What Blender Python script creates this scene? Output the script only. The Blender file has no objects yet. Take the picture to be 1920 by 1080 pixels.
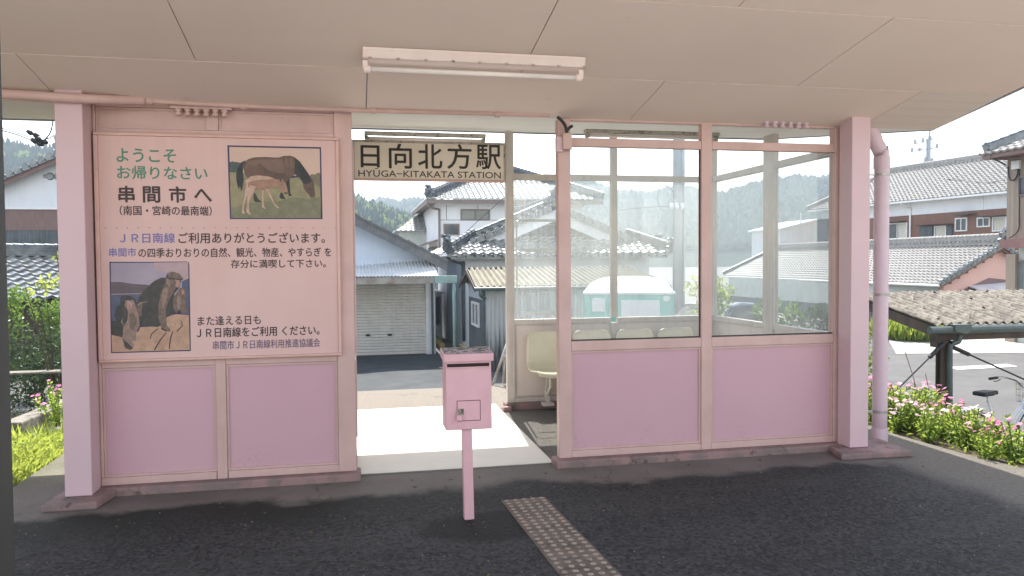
import bpy, bmesh, math, random
from mathutils import Vector, Matrix, noise as mnoise
random.seed(7)
R = math.radians
scn = bpy.context.scene
COL = scn.collection

# ------------------------------------------------------------------ camera, sky, sun, exposure
EYE = 1.57
YAW, PITCH, ROLL, FPX = .2019, .0341, .0076, 1444.85
_s, _c, _sp, _cp, _sr, _cr = math.sin(YAW), math.cos(YAW), math.sin(PITCH), math.cos(PITCH), math.sin(ROLL), math.cos(ROLL)
_R = Vector((_c, -_s, 0)); _F0 = Vector((_s, _c, 0)); _U0 = Vector((0, 0, 1))
CF = _F0*_cp - _U0*_sp; _U = _U0*_cp + _F0*_sp
CR = _R*_cr - _U*_sr; CU = _U*_cr + _R*_sr
CE = Vector((0, 0, EYE))
cam = bpy.data.cameras.new('camera'); camo = bpy.data.objects.new('camera', cam); COL.objects.link(camo)
cam.sensor_fit = 'HORIZONTAL'; cam.sensor_width = 36; cam.lens = FPX/1920*36
cam.clip_start = .05; cam.clip_end = 5000
mw = Matrix((CR, CU, -CF)).transposed().to_4x4(); mw.translation = CE
camo.matrix_world = mw
scn.camera = camo

SUN_EL, SUN_AZ = R(54.5), R(5)            # azimuth from +Y towards +X: the sun stands behind the shelter
sdir = Vector((math.sin(SUN_AZ)*math.cos(SUN_EL), math.cos(SUN_AZ)*math.cos(SUN_EL), math.sin(SUN_EL)))
w = bpy.data.worlds.new('World'); scn.world = w; w.use_nodes = True
nt = w.node_tree; bg = nt.nodes['Background']
sky = nt.nodes.new('ShaderNodeTexSky'); sky.sky_type = 'NISHITA'; sky.sun_disc = False
sky.sun_elevation = SUN_EL; sky.sun_rotation = SUN_AZ
sky.air_density = 1.2; sky.dust_density = 1.0; sky.ozone_density = 1.0
hz = nt.nodes.new('ShaderNodeMix'); hz.data_type = 'RGBA'; hz.inputs[0].default_value = .55      # mixed towards warm grey to take out the blue cast
bwn = nt.nodes.new('ShaderNodeRGBToBW'); nt.links.new(sky.outputs[0], bwn.inputs[0]); wv_ = nt.nodes.new('ShaderNodeVectorMath'); wv_.operation = 'SCALE'; wv_.inputs[0].default_value = (1.10, 1.0, .94)
nt.links.new(bwn.outputs[0], wv_.inputs[3]); nt.links.new(sky.outputs[0], hz.inputs[6]); nt.links.new(wv_.outputs[0], hz.inputs[7]); nt.links.new(hz.outputs[2], bg.inputs[0]); bg.inputs[1].default_value = .15
sl = bpy.data.lights.new('sun', 'SUN'); sl.energy = 3.2; sl.angle = R(.5); sl.color = (1, .95, .86)
so = bpy.data.objects.new('sun', sl); COL.objects.link(so); so.rotation_euler = sdir.to_track_quat('Z', 'Y').to_euler()
scn.view_settings.view_transform = 'Standard'; scn.view_settings.look = 'None'
scn.view_settings.exposure = 1.9; scn.view_settings.gamma = 1
cy = scn.cycles
cy.max_bounces = 8; cy.diffuse_bounces = 4; cy.glossy_bounces = 3; cy.transmission_bounces = 4; cy.transparent_max_bounces = 12
cy.sample_clamp_indirect = 6; cy.caustics_reflective = False; cy.caustics_refractive = False
cy.use_denoising = True

def ray(px, py): return CF + CR*((px-960)/FPX) - CU*((py-540)/FPX)
def onY(px, py, Y): d = ray(px, py); return CE + d*(Y/d.y)
def onX(px, py, X): d = ray(px, py); return CE + d*(X/d.x)
def onZ(px, py, Z): d = ray(px, py); return CE + d*((Z-EYE)/d.z)
def at(px, py, d): return CE + ray(px, py)*d

# ------------------------------------------------------------------ materials
def nd(nt, t, **kw):
    n = nt.nodes.new(t)
    for k, v in kw.items():
        if k in n.inputs.keys(): n.inputs[k].default_value = v
        else: setattr(n, k, v)
    return n
def c4(c): return (c[0], c[1], c[2], 1)
def base_mat(name):
    m = bpy.data.materials.new(name); m.use_nodes = True
    nt = m.node_tree; b = nt.nodes['Principled BSDF']
    return m, nt, b
def noisefac(nt, co, scale, lo, hi, detail=6, rough=.6):
    n = nd(nt, 'ShaderNodeTexNoise', Scale=scale, Detail=detail, Roughness=rough)
    nt.links.new(co, n.inputs['Vector'])
    r = nd(nt, 'ShaderNodeMapRange'); r.inputs[1].default_value = lo; r.inputs[2].default_value = hi
    nt.links.new(n.outputs[0], r.inputs[0]); return r.outputs[0], n.outputs[0]
def mixc(nt, fac, a, b):
    n = nt.nodes.new('ShaderNodeMix'); n.data_type = 'RGBA'
    for s, v in ((n.inputs[0], fac), (n.inputs[6], a), (n.inputs[7], b)):
        if isinstance(v, (int, float)): s.default_value = v
        elif isinstance(v, tuple): s.default_value = c4(v)
        else: nt.links.new(v, s)
    return n.outputs[2]
def bump(nt, b, h, st, dist=.01):
    n = nd(nt, 'ShaderNodeBump', Strength=st, Distance=dist); nt.links.new(h, n.inputs['Height']); nt.links.new(n.outputs[0], b.inputs['Normal'])
def coords(nt, stretch=None):
    t = nt.nodes.new('ShaderNodeTexCoord')
    if not stretch: return t.outputs['Object']
    m = nt.nodes.new('ShaderNodeMapping'); m.inputs['Scale'].default_value = stretch
    nt.links.new(t.outputs['Object'], m.inputs['Vector']); return m.outputs[0]
def pmat(name, c1, c2=None, scale=3, lo=.35, hi=.65, rough=.6, spec=.4, bst=.0, bsc=60, metal=0, spots=None, spot_sc=25, spot_lo=.66, spot_hi=.7, stretch=None, streak=None, splash=None):
    """two-tone noise paint, with optional sharp spots (chips, rust, dirt), vertical streaks and a fine bump"""
    m, nt, b = base_mat(name); co = coords(nt, stretch)
    f, raw = noisefac(nt, co, scale, lo, hi)
    col = mixc(nt, f, c1, c2 or tuple(x*.86 for x in c1))
    if streak:
        co3 = coords(nt, (9, 9, .5)); f3, _ = noisefac(nt, co3, 2.0, .5, .78); 
        mm = nd(nt, 'ShaderNodeMath', operation='MULTIPLY'); nt.links.new(f3, mm.inputs[0]); mm.inputs[1].default_value = .6
        col = mixc(nt, mm.outputs[0], col, streak)
    if splash:       # mud splashed up from the ground in specks
        tc = coords(nt); sp = nt.nodes.new('ShaderNodeSeparateXYZ'); nt.links.new(tc, sp.inputs[0]); _, nn_ = noisefac(nt, tc, 38, 0, 1, 6, .7); _, n3 = noisefac(nt, tc, 3, 0, 1)
        a_ = nt.nodes.new('ShaderNodeMath'); a_.operation = 'MULTIPLY_ADD'; a_.inputs[1].default_value = -.55; nt.links.new(sp.outputs[2], a_.inputs[0]); nt.links.new(nn_, a_.inputs[2])
        b_ = nt.nodes.new('ShaderNodeMath'); b_.operation = 'MULTIPLY_ADD'; b_.inputs[1].default_value = .5; nt.links.new(n3, b_.inputs[0]); nt.links.new(a_.outputs[0], b_.inputs[2])
        r_ = nd(nt, 'ShaderNodeMapRange'); r_.inputs[1].default_value = .74; r_.inputs[2].default_value = .92; r_.inputs[4].default_value = .75; nt.links.new(b_.outputs[0], r_.inputs[0]); col = mixc(nt, r_.outputs[0], col, splash)
    if spots:
        f2, _ = noisefac(nt, coords(nt), spot_sc, spot_lo, spot_hi, 8, .7); col = mixc(nt, f2, col, spots)
    nt.links.new(col, b.inputs['Base Color'])
    b.inputs['Roughness'].default_value = rough; b.inputs['Specular IOR Level'].default_value = spec; b.inputs['Metallic'].default_value = metal
    if bst: _, h = noisefac(nt, coords(nt), bsc, 0, 1); bump(nt, b, h, bst)
    return m
def glass_mat(name, dust, streak, tint=(.95, .965, .965)):
    m, nt, b = base_mat(name); nt.nodes.remove(b); out = nt.nodes['Material Output']
    co = coords(nt); cs = coords(nt, (22, 22, 1.2))
    f1, _ = noisefac(nt, co, 2.2, .25, .8, 8, .65); f2, _ = noisefac(nt, cs, 1.6, .45, .8, 6, .6); f3, _ = noisefac(nt, co, 45, .66, .74, 3)
    def mth(op, a, bb):
        n = nt.nodes.new('ShaderNodeMath'); n.operation = op
        for i, v in enumerate((a, bb)):
            if isinstance(v, (int, float)): n.inputs[i].default_value = v
            else: nt.links.new(v, n.inputs[i])
        return n.outputs[0]
    fac = mth('ADD', mth('ADD', mth('MULTIPLY', f1, dust*.8), dust*.6), mth('ADD', mth('MULTIPLY', f2, streak), mth('MULTIPLY', f3, streak*1.2)))
    tr = nd(nt, 'ShaderNodeBsdfTransparent', Color=c4(tint)); tl = nd(nt, 'ShaderNodeBsdfTranslucent', Color=(.90, .93, .92, 1)); df = nd(nt, 'ShaderNodeBsdfDiffuse', Color=(.6, .68, .68, 1))
    dm = nt.nodes.new('ShaderNodeMixShader'); dm.inputs[0].default_value = .35; nt.links.new(tl.outputs[0], dm.inputs[1]); nt.links.new(df.outputs[0], dm.inputs[2])
    mx = nt.nodes.new('ShaderNodeMixShader'); nt.links.new(fac, mx.inputs[0]); nt.links.new(tr.outputs[0], mx.inputs[1]); nt.links.new(dm.outputs[0], mx.inputs[2])
    gl = nd(nt, 'ShaderNodeBsdfGlossy', Roughness=.03); lw = nd(nt, 'ShaderNodeLayerWeight', Blend=.5); pw = nt.nodes.new('ShaderNodeMath'); pw.operation = 'POWER'; pw.inputs[1].default_value = 5; nt.links.new(lw.outputs['Facing'], pw.inputs[0]); fr = nt.nodes.new('ShaderNodeMath'); fr.operation = 'MULTIPLY_ADD'; fr.inputs[1].default_value = .4; fr.inputs[2].default_value = .03; nt.links.new(pw.outputs[0], fr.inputs[0])
    m2 = nt.nodes.new('ShaderNodeMixShader'); nt.links.new(fr.outputs[0], m2.inputs[0]); nt.links.new(mx.outputs[0], m2.inputs[1]); nt.links.new(gl.outputs[0], m2.inputs[2])
    nt.links.new(m2.outputs[0], out.inputs[0]); return m
def leaf_mat(name, c1, c2, tl=.45, scale=3.0, rough=.45, tcol=None):
    m, nt, b = base_mat(name); out = nt.nodes['Material Output']; co = coords(nt)
    f, _ = noisefac(nt, co, scale, .35, .65, 4); col = mixc(nt, f, c1, c2)
    nt.links.new(col, b.inputs['Base Color']); b.inputs['Roughness'].default_value = rough; b.inputs['Specular IOR Level'].default_value = .35
    t = nt.nodes.new('ShaderNodeBsdfTranslucent')
    tc = mixc(nt, f, tuple(min(1, x*1.6) for x in c1) if not tcol else tcol, tuple(min(1, x*1.6) for x in c2) if not tcol else tuple(x*.8 for x in tcol)); nt.links.new(tc, t.inputs[0])
    x = nt.nodes.new('ShaderNodeMixShader'); x.inputs[0].default_value = tl
    nt.links.new(b.outputs[0], x.inputs[1]); nt.links.new(t.outputs[0], x.inputs[2]); nt.links.new(x.outputs[0], out.inputs[0]); return m

PINK = (.66, .41, .45)
M = {}
M['pink_panel'] = pmat('pink_panel', (.575, .355, .40), (.535, .325, .37), .8, .3, .7, rough=.5, bst=.04, bsc=140, splash=(.34, .23, .21), spots=(.25, .13, .11), spot_sc=9, spot_lo=.77, spot_hi=.8)
M['pink_frame'] = pmat('pink_frame', (.61, .42, .385), (.53, .36, .325), 4, rough=.5, bst=.05, bsc=90, spots=(.28, .17, .13), spot_sc=30, spot_lo=.71, spot_hi=.74, streak=(.50, .34, .28))
M['pink_post'] = pmat('pink_post', (.62, .445, .47), (.59, .425, .45), 2, rough=.5, bst=.04, bsc=90, spots=(.36, .22, .2), spot_sc=26, spot_lo=.75, spot_hi=.78)
M['pink_pipe'] = pmat('pink_pipe', (.62, .48, .53), (.58, .45, .50), 3, rough=.4)
M['pink_box'] = pmat('pink_box', (.68, .40, .43), (.62, .36, .39), 6, rough=.45, bst=.04, bsc=60, spots=(.16, .09, .07), spot_sc=22, spot_lo=.7, spot_hi=.735)
M['cream_frame'] = pmat('cream_frame', (.59, .54, .50), (.51, .465, .425), 5, rough=.5, spots=(.25, .17, .12), spot_sc=30, spot_lo=.68, spot_hi=.73, streak=(.36, .30, .26))
M['cream_panel'] = pmat('cream_panel', (.70, .62, .58), (.64, .56, .52), 3, rough=.5)
M['ceiling'] = pmat('ceiling', (.82, .70, .63), (.76, .64, .575), .9, .25, .75, rough=.75, bst=.05, bsc=260, spots=(.50, .39, .33), spot_sc=3.2, spot_lo=.64, spot_hi=.9)
M['ceiling_in'] = pmat('ceiling_in', (.90, .90, .86), (.85, .86, .82), 2, rough=.6)
M['dark_gap'] = pmat('dark_gap', (.16, .12, .10), rough=.9)
M['roof_metal'] = pmat('roof_metal', (.30, .33, .37), rough=.4, metal=.3)
M['board'] = pmat('board', (.61, .40, .365), (.65, .44, .405), 1.5, rough=.5, spots=(.58, .36, .22), spot_sc=3.2, spot_lo=.66, spot_hi=.85, streak=(.68, .47, .40))
M['board_frame'] = pmat('board_frame', (.68, .44, .385), (.60, .38, .33), 6, rough=.5, spots=(.34, .2, .14), spot_sc=45, spot_lo=.66, spot_hi=.7)
M['sign'] = pmat('sign', (.80, .72, .62), (.74, .66, .56), 4, rough=.5, spots=(.33, .27, .2), spot_sc=14, spot_lo=.68, spot_hi=.76)
M['ink'] = pmat('ink', (.030, .028, .024), (.05, .045, .04), 30, rough=.6)
M['ink_brown'] = pmat('ink_brown', (.040, .025, .024), (.075, .05, .048), 40, rough=.6)
M['ink_green'] = pmat('ink_green', (.060, .20, .13), (.10, .25, .17), 30, rough=.6)
M['ink_blue'] = pmat('ink_blue', (.14, .14, .34), (.19, .18, .38), 30, rough=.6)
M['ink_violet'] = pmat('ink_violet', (.13, .09, .15), (.17, .12, .18), 30, rough=.6)
M['navy'] = pmat('navy', (.035, .035, .095), rough=.5)
M['plinth'] = pmat('plinth', (.30, .19, .18), (.20, .15, .14), 6, .4, .6, rough=.85, bst=.5, bsc=60, spots=(.10, .075, .07), spot_sc=9, spot_lo=.56, spot_hi=.66)
M['lamp_white'] = pmat('lamp_white', (.82, .69, .65), (.76, .62, .58), 8, rough=.4, spots=(.26, .17, .13), spot_sc=35, spot_lo=.66, spot_hi=.7)
M['tube'] = pmat('tube', (.82, .74, .70), rough=.2)
M['lamp_rust'] = pmat('lamp_rust', (.45, .42, .36), (.35, .32, .27), 12, rough=.6, spots=(.12, .10, .08), spot_sc=20, spot_lo=.55, spot_hi=.62)
M['black_rubber'] = pmat('black_rubber', (.02, .021, .02), rough=.5)
M['steel'] = pmat('steel', (.42, .40, .38), (.3, .28, .26), 8, rough=.35, metal=.6)
M['seat'] = pmat('seat', (.66, .62, .46), (.6, .56, .42), 4, rough=.28)
M['seat_metal'] = pmat('seat_metal', (.6, .58, .5), rough=.5)
M['glass_front'] = glass_mat('glass_front', .075, .05)
M['glass_back'] = glass_mat('glass_back', .085, .08)
M['glass_side'] = glass_mat('glass_side', .065, .04)
M['tape'] = pmat('tape', (.72, .78, .78), rough=.7)
def win_mat(name, col):
    m, nt, b = base_mat(name); b.inputs['Base Color'].default_value = c4(col); b.inputs['Roughness'].default_value = .08; b.inputs['Specular IOR Level'].default_value = .5
    f, _ = noisefac(nt, coords(nt), 1.5, .3, .7); nt.links.new(mixc(nt, f, col, tuple(x*.6 for x in col)), b.inputs['Base Color']); return m
M['window'] = win_mat('window', (.06, .075, .085)); M['window_mid'] = win_mat('window_mid', (.16, .18, .18))
M['curtain'] = pmat('curtain', (.62, .60, .52), (.5, .48, .42), 4, rough=.9, stretch=(14, 14, 1))
M['white_wall'] = pmat('white_wall', (.72, .74, .76), (.66, .69, .72), 1.2, rough=.7, streak=(.56, .59, .62))
M['blue_wall'] = pmat('blue_wall', (.60, .68, .78), (.55, .63, .74), 1.0, rough=.6, streak=(.52, .58, .68))
M['iron_wall'] = pmat('iron_wall', (.46, .52, .56), (.38, .44, .48), 2.0, rough=.5, streak=(.30, .35, .38))
M['iron_dark'] = pmat('iron_dark', (.10, .12, .13), (.055, .065, .07), 2.0, rough=.6, streak=(.20, .23, .25))
M['shutter'] = pmat('shutter', (.66, .63, .57), (.60, .57, .52), 2.0, rough=.5, streak=(.55, .49, .42))
M['tile_dark'] = pmat('tile_dark', (.40, .42, .43), (.24, .255, .26), 5, rough=.33, spec=.8, metal=.75)
M['tile_ridge'] = pmat('tile_ridge', (.16, .18, .19), (.08, .09, .095), 5, rough=.3, spec=.8, metal=.6)
M['tile_silver'] = pmat('tile_silver', (.32, .31, .29), (.19, .185, .175), 5, .3, .7, rough=.42, spec=.5)
M['barge'] = pmat('barge', (.16, .165, .165), (.11, .115, .12), 5, rough=.7, streak=(.08, .085, .09))
M['white_metal'] = pmat('white_metal', (.78, .80, .80), rough=.35)
M['awning'] = pmat('awning', (.72, .74, .74), (.6, .62, .62), 2, rough=.35)
M['rusty_beam'] = pmat('rusty_beam', (.36, .35, .31), (.24, .2, .16), 4, rough=.6, spots=(.26, .12, .06), spot_sc=4, spot_lo=.6, spot_hi=.7)
M['mint'] = pmat('mint', (.30, .44, .40), (.26, .38, .35), 4, rough=.5, spots=(.2, .16, .12), spot_sc=8, spot_lo=.62, spot_hi=.7)
M['fascia_brown'] = pmat('fascia_brown', (.20, .16, .14), rough=.6)
M['corr_roof'] = pmat('corr_roof', (.30, .28, .22), (.22, .20, .155), 3, rough=.75, spec=.2, streak=None, spots=(.22, .18, .13), spot_sc=6, spot_lo=.6, spot_hi=.75)
M['slate_roof'] = pmat('slate_roof', (.23, .205, .17), (.10, .088, .072), 9, .4, .6, rough=.9, bst=.5, bsc=30, spots=(.07, .06, .05), spot_sc=14, spot_lo=.57, spot_hi=.66)
M['wood_dark'] = pmat('wood_dark', (.10, .07, .055), (.06, .045, .035), 6, rough=.7, stretch=(1, 1, .15), bst=.1)
M['wood_brown'] = pmat('wood_brown', (.23, .115, .075), (.16, .08, .055), 5, rough=.7, stretch=(6, 6, .5))
M['wood_grey'] = pmat('wood_grey', (.24, .16, .14), (.17, .11, .10), 5, rough=.8, stretch=(8, 8, .5))
M['siding'] = pmat('siding', (.34, .27, .21), (.28, .225, .18), 4, rough=.6, stretch=(6, 6, .4))
M['pink_wall'] = pmat('pink_wall', (.72, .45, .38), (.68, .42, .355), 1.5, rough=.8)
M['greige_wall'] = pmat('greige_wall', (.52, .55, .50), (.45, .48, .44), 2, rough=.7)
M['red_fascia'] = pmat('red_fascia', (.28, .14, .12), (.22, .11, .10), 4, rough=.5)
M['gutter_green'] = pmat('gutter_green', (.085, .11, .105), (.06, .08, .075), 5, rough=.45)
M['pole'] = pmat('pole', (.36, .40, .43), (.30, .34, .37), 2, rough=.8)
M['teal'] = pmat('teal', (.10, .46, .40), (.085, .42, .36), 3, rough=.35)
M['car_paint'] = pmat('car_paint', (.05, .07, .10), rough=.15, spec=.8)
M['door_dark'] = pmat('door_dark', (.006, .012, .012), (.005, .009, .009), 3, rough=.7, spec=.1)
M['leaf_bush'] = leaf_mat('leaf_bush', (.10, .18, .04), (.05, .10, .025), .35, 6, .22, (.30, .45, .08))
M['leaf_flower'] = leaf_mat('leaf_flower', (.13, .22, .04), (.07, .14, .03), .5, 14, .35, (.44, .56, .09))
M['leaf_light'] = leaf_mat('leaf_light', (.20, .28, .05), (.13, .2, .03), .5, 5, .4, (.55, .62, .10))
M['leaf_hedge'] = leaf_mat('leaf_hedge', (.05, .085, .03), (.03, .05, .02), .3, 5, .5)
M['grass'] = leaf_mat('grass', (.20, .27, .05), (.13, .20, .035), .5, 7, .5, (.48, .56, .10))
M['petal_pink'] = leaf_mat('petal_pink', (.74, .26, .44), (.66, .18, .45), .4, 12, .5, (.9, .38, .55))
M['petal_pale'] = leaf_mat('petal_pale', (.80, .50, .56), (.78, .60, .62), .4, 12, .5, (.9, .6, .65))
M['conifer'] = leaf_mat('conifer', (.030, .062, .028), (.016, .038, .018), .12, .3, .8)
M['bamboo'] = leaf_mat('bamboo', (.16, .22, .05), (.10, .15, .035), .3, .3, .7)
M['trunk'] = pmat('trunk', (.09, .065, .045), (.06, .045, .03), 6, rough=.9, bst=.4, bsc=20)
M['soil'] = pmat('soil', (.10, .075, .05), (.06, .05, .03), 4, rough=1, bst=.5, bsc=20)
M['red_reflect'] = pmat('red_reflect', (.5, .03, .02), rough=.2)
M['chrome'] = pmat('chrome', (.6, .6, .6), rough=.2, metal=1)
M['yellow'] = pmat('yellow', (.5, .42, .12), rough=.6)
M['dirt_black'] = pmat('dirt_black', (.03, .02, .018), rough=.9)

# ------------------------------------------------------------------ mesh helpers
class MB:
    def __init__(s): s.v = []; s.f = []; s.T = None
    def add(s, vs, fs):
        o = len(s.v)
        s.v += [tuple(s.T(Vector(p))) if s.T else tuple(p) for p in vs]
        s.f += [tuple(i+o for i in f) for f in fs]; return s
    def box(s, x0, y0, z0, x1, y1, z1):
        return s.add([(x0,y0,z0),(x1,y0,z0),(x1,y1,z0),(x0,y1,z0),(x0,y0,z1),(x1,y0,z1),(x1,y1,z1),(x0,y1,z1)],
                     [(0,3,2,1),(4,5,6,7),(0,1,5,4),(1,2,6,5),(2,3,7,6),(3,0,4,7)])
    def bar(s, p0, p1, wx, wz, up=(0,0,1)):
        p0 = Vector(p0); p1 = Vector(p1); d = (p1-p0).normalized(); u = Vector(up)
        if abs(d.dot(u)) > .98: u = Vector((0,1,0))
        a = d.cross(u).normalized()*wx/2; b = a.cross(d).normalized()*wz/2
        vs = [p+sx*a+sz*b for p in (p0,p1) for sx,sz in ((-1,-1),(1,-1),(1,1),(-1,1))]
        return s.add(vs, [(0,1,2,3),(7,6,5,4),(0,4,5,1),(1,5,6,2),(2,6,7,3),(3,7,4,0)])
    def tube(s, pts, r, n=10, caps=True):
        pts = [Vector(p) for p in pts]; rs = r if isinstance(r, (list, tuple)) else [r]*len(pts)
        vs = []; fs = []; prev = None
        for i, p in enumerate(pts):
            d = (pts[min(i+1,len(pts)-1)]-pts[max(i-1,0)]).normalized()
            if prev is None:
                u = Vector((0,0,1)) if abs(d.z) < .9 else Vector((0,1,0)); a = d.cross(u).normalized()
            else: a = (prev - d*prev.dot(d)).normalized()
            prev = a; b = d.cross(a)
            for k in range(n):
                t = 2*math.pi*k/n; vs.append(p+(a*math.cos(t)+b*math.sin(t))*rs[i])
        for i in range(len(pts)-1):
            for k in range(n): fs.append((i*n+k, i*n+(k+1)%n, (i+1)*n+(k+1)%n, (i+1)*n+k))
        if caps: fs += [tuple(range(n))[::-1], tuple((len(pts)-1)*n+k for k in range(n))]
        return s.add(vs, fs)
    def prism(s, poly, ext):
        """polygon (3-D points) extruded along a vector"""
        n = len(poly); e = Vector(ext); vs = [Vector(p) for p in poly]; vs += [p+e for p in vs]
        return s.add(vs, [tuple(range(n)), tuple(range(2*n-1, n-1, -1))]+[(i, i+n, (i+1)%n+n, (i+1)%n) for i in range(n)])
    def quad(s, a, b, c, d): return s.add([a,b,c,d], [(0,1,2,3)])
    def lathe(s, prof, c, axis=(0,0,1), n=16):
        d = Vector(axis).normalized(); u = Vector((0,0,1)) if abs(d.z) < .9 else Vector((1,0,0)); a = d.cross(u).normalized(); b = d.cross(a); c = Vector(c)
        vs = [c+d*h+(a*math.cos(2*math.pi*k/n)+b*math.sin(2*math.pi*k/n))*r for r, h in prof for k in range(n)]
        fs = [(i*n+k, i*n+(k+1)%n, (i+1)*n+(k+1)%n, (i+1)*n+k) for i in range(len(prof)-1) for k in range(n)]
        return s.add(vs, fs)
    def build(s, name, m, parent=None, bevel=0, smooth=False, recalc=True):
        me = bpy.data.meshes.new(name); me.from_pydata(s.v, [], s.f)
        if recalc:
            bm = bmesh.new(); bm.from_mesh(me); bmesh.ops.recalc_face_normals(bm, faces=bm.faces); bm.to_mesh(me); bm.free()
        mm = M[m] if isinstance(m, str) else m
        me.materials.append(mm)
        o = bpy.data.objects.new(name, me); COL.objects.link(o)
        if parent: o.parent = parent; o.matrix_parent_inverse = Matrix.Translation(-parent.location) if parent.type == 'EMPTY' else Matrix()
        if smooth:
            for p in me.polygons: p.use_smooth = True
        if bevel:
            b = o.modifiers.new('bevel', 'BEVEL'); b.width = bevel; b.segments = 2; b.limit_method = 'ANGLE'; b.angle_limit = R(40)
        return o
def tag(o, label=None, cat=None, group=None, kind=None):
    for k, v in (('label', label), ('category', cat), ('group', group), ('kind', kind)):
        if v: o[k] = v
    return o
def thing(name, label, cat, loc=(0,0,0), group=None):
    o = bpy.data.objects.new(name, None); COL.objects.link(o); o.location = loc; o.empty_display_size = .1
    return tag(o, label, cat, group)
def frame(origin, ang):
    """local frame: u along the wall, v away behind it, w up"""
    o = Vector(origin); c, s = math.cos(ang), math.sin(ang)
    return lambda p: Vector((o.x+p[0]*c-p[1]*s, o.y+p[0]*s+p[1]*c, o.z+p[2]))
def curve_pts(pts, n=6):
    """Catmull-Rom through points"""
    P = [Vector(p) for p in pts]; P = [P[0]*2-P[1]]+P+[P[-1]*2-P[-2]]; out = []
    for i in range(1, len(P)-2):
        for k in range(n):
            t = k/n; a, b, c, d = P[i-1:i+3]
            out.append(.5*((2*b)+(c-a)*t+(2*a-5*b+4*c-d)*t*t+(3*b-a-3*c+d)*t**3))
    return out+[P[-2]]
def tiles(mb, A, B, C, D, tw=.27, th=.24, amp=.03, step=.028, ns=6):
    """a kawara roof plane: eave A-B, ridge C-D (C above A); S-shaped tiles with overlapping courses"""
    A, B, C, D = (Vector(p) for p in (A, B, C, D))
    e = (B-A).normalized(); n = e.cross(C-A)
    if n.length < 1e-4: n = e.cross(D-A)
    n.normalize()
    if n.z < 0: n = -n
    wv = n.cross(e); 
    if wv.z < 0: wv = -wv
    L = max((C-A).dot(wv), (D-B).dot(wv)); rows = []
    nr = max(1, round(L/th)); th = L/nr
    for k in range(nr):
        rows += [(k*th, step), ((k+1)*th-.004, 0)]
    umin = min(0, (C-A).dot(e)); umax = max((B-A).dot(e), (D-A).dot(e))
    us = []; u = math.floor(umin/tw)*tw
    while u < umax+tw/ns: us.append(u); u += tw/ns
    vs = []; N = len(us)
    for s_, off in rows:
        t = min(1, s_/L); l = A.lerp(C, t); r = B.lerp(D, t); ul = (l-A).dot(e); ur = (r-A).dot(e)
        for u in us:
            q = min(max(u, ul), ur); p = (q/tw) % 1.0
            h = amp*(.5+.5*math.cos(2*math.pi*p))**1.4
            vs.append(A+e*q+wv*s_+n*(h+off))
    fs = []
    for i in range(len(rows)-1):
        for k in range(N-1):
            a, b, c, d = i*N+k, i*N+k+1, (i+1)*N+k+1, (i+1)*N+k
            if (vs[a]-vs[b]).length < 1e-5 and (vs[c]-vs[d]).length < 1e-5: continue
            fs.append((a, b, c, d))
    # front lip under the first course
    o = len(vs)
    for k in range(N): vs.append(vs[k]-n*(step+.03))
    for k in range(N-1): fs.append((o+k, o+k+1, k+1, k))
    mb.add(vs, fs); return mb
def ridge(mb, p0, p1, w=.24, h=.28, rolls=True, tw=.25):
    """stacked ridge tiles with a round cap row and end blocks"""
    p0 = Vector(p0); p1 = Vector(p1); d = (p1-p0); L = d.length; d.normalize(); z = Vector((0,0,1)); a = d.cross(z).normalized(); up = a.cross(d)
    n = max(2, int(h/.07))
    for k in range(n):
        ww = w*(1-.12*k) + (.03 if k % 2 == 0 else 0)
        mb.bar(p0+up*(h*(k+.5)/n), p1+up*(h*(k+.5)/n), ww, h/n*.98)
    m = max(2, int(L/tw))
    for k in range(m):
        q = p0+d*(L*(k+.02)/m)+up*h; q2 = p0+d*(L*(k+1.0)/m)+up*h
        mb.tube([q, q2], [.085, .07], 8)
        if rolls and h > .15:
            c = p0+d*(L*(k+.5)/m)+up*h*.45
            mb.tube([c-a*(w*.56), c+a*(w*.56)], .055, 6)
    return mb
def verge(mb, p0, p1, y, ln=.5, r=.07, sp=.27):
    """a gable edge: rows of round tiles lying across the slope line p0-p1, over a dark lip"""
    p0 = Vector(p0); p1 = Vector(p1); n = max(2, int((p1-p0).length/sp)); d = (p1-p0)/n
    for k in range(n):
        c = p0+d*(k+.5); mb.tube([c+Vector((0, y, .03)), c+Vector((0, y+ln, .03))], r, 8); mb.tube([c+Vector((0, y-.03, .03)), c+Vector((0, y-.001, .03))], r*1.2, 8)
        mb.bar(p0+d*(k+.03)+Vector((0, y+.02, -.03)), p0+d*(k+.97)+Vector((0, y+.02, -.06)), .05, .16)
def oni(mb, p, d, s=1.0):
    """the ornamental end tile of a ridge"""
    p = Vector(p); d = Vector(d).normalized(); a = d.cross(Vector((0,0,1))).normalized(); u = Vector((0,0,1))
    poly = [(-.22,-.05),(-.30,.10),(-.20,.16),(-.24,.32),(-.10,.36),(-.06,.50),(.06,.50),(.10,.36),(.24,.32),(.20,.16),(.30,.10),(.22,-.05)]
    mb.prism([p+a*x*s+u*y*s for x, y in poly], d*.12*s)
    mb.tube([p+u*.40*s-d*.05, p+u*.44*s+d*.28*s], .085*s, 10)
    mb.tube([p+u*.12*s, p+u*.12*s+d*.2*s], .10*s, 10)
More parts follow.
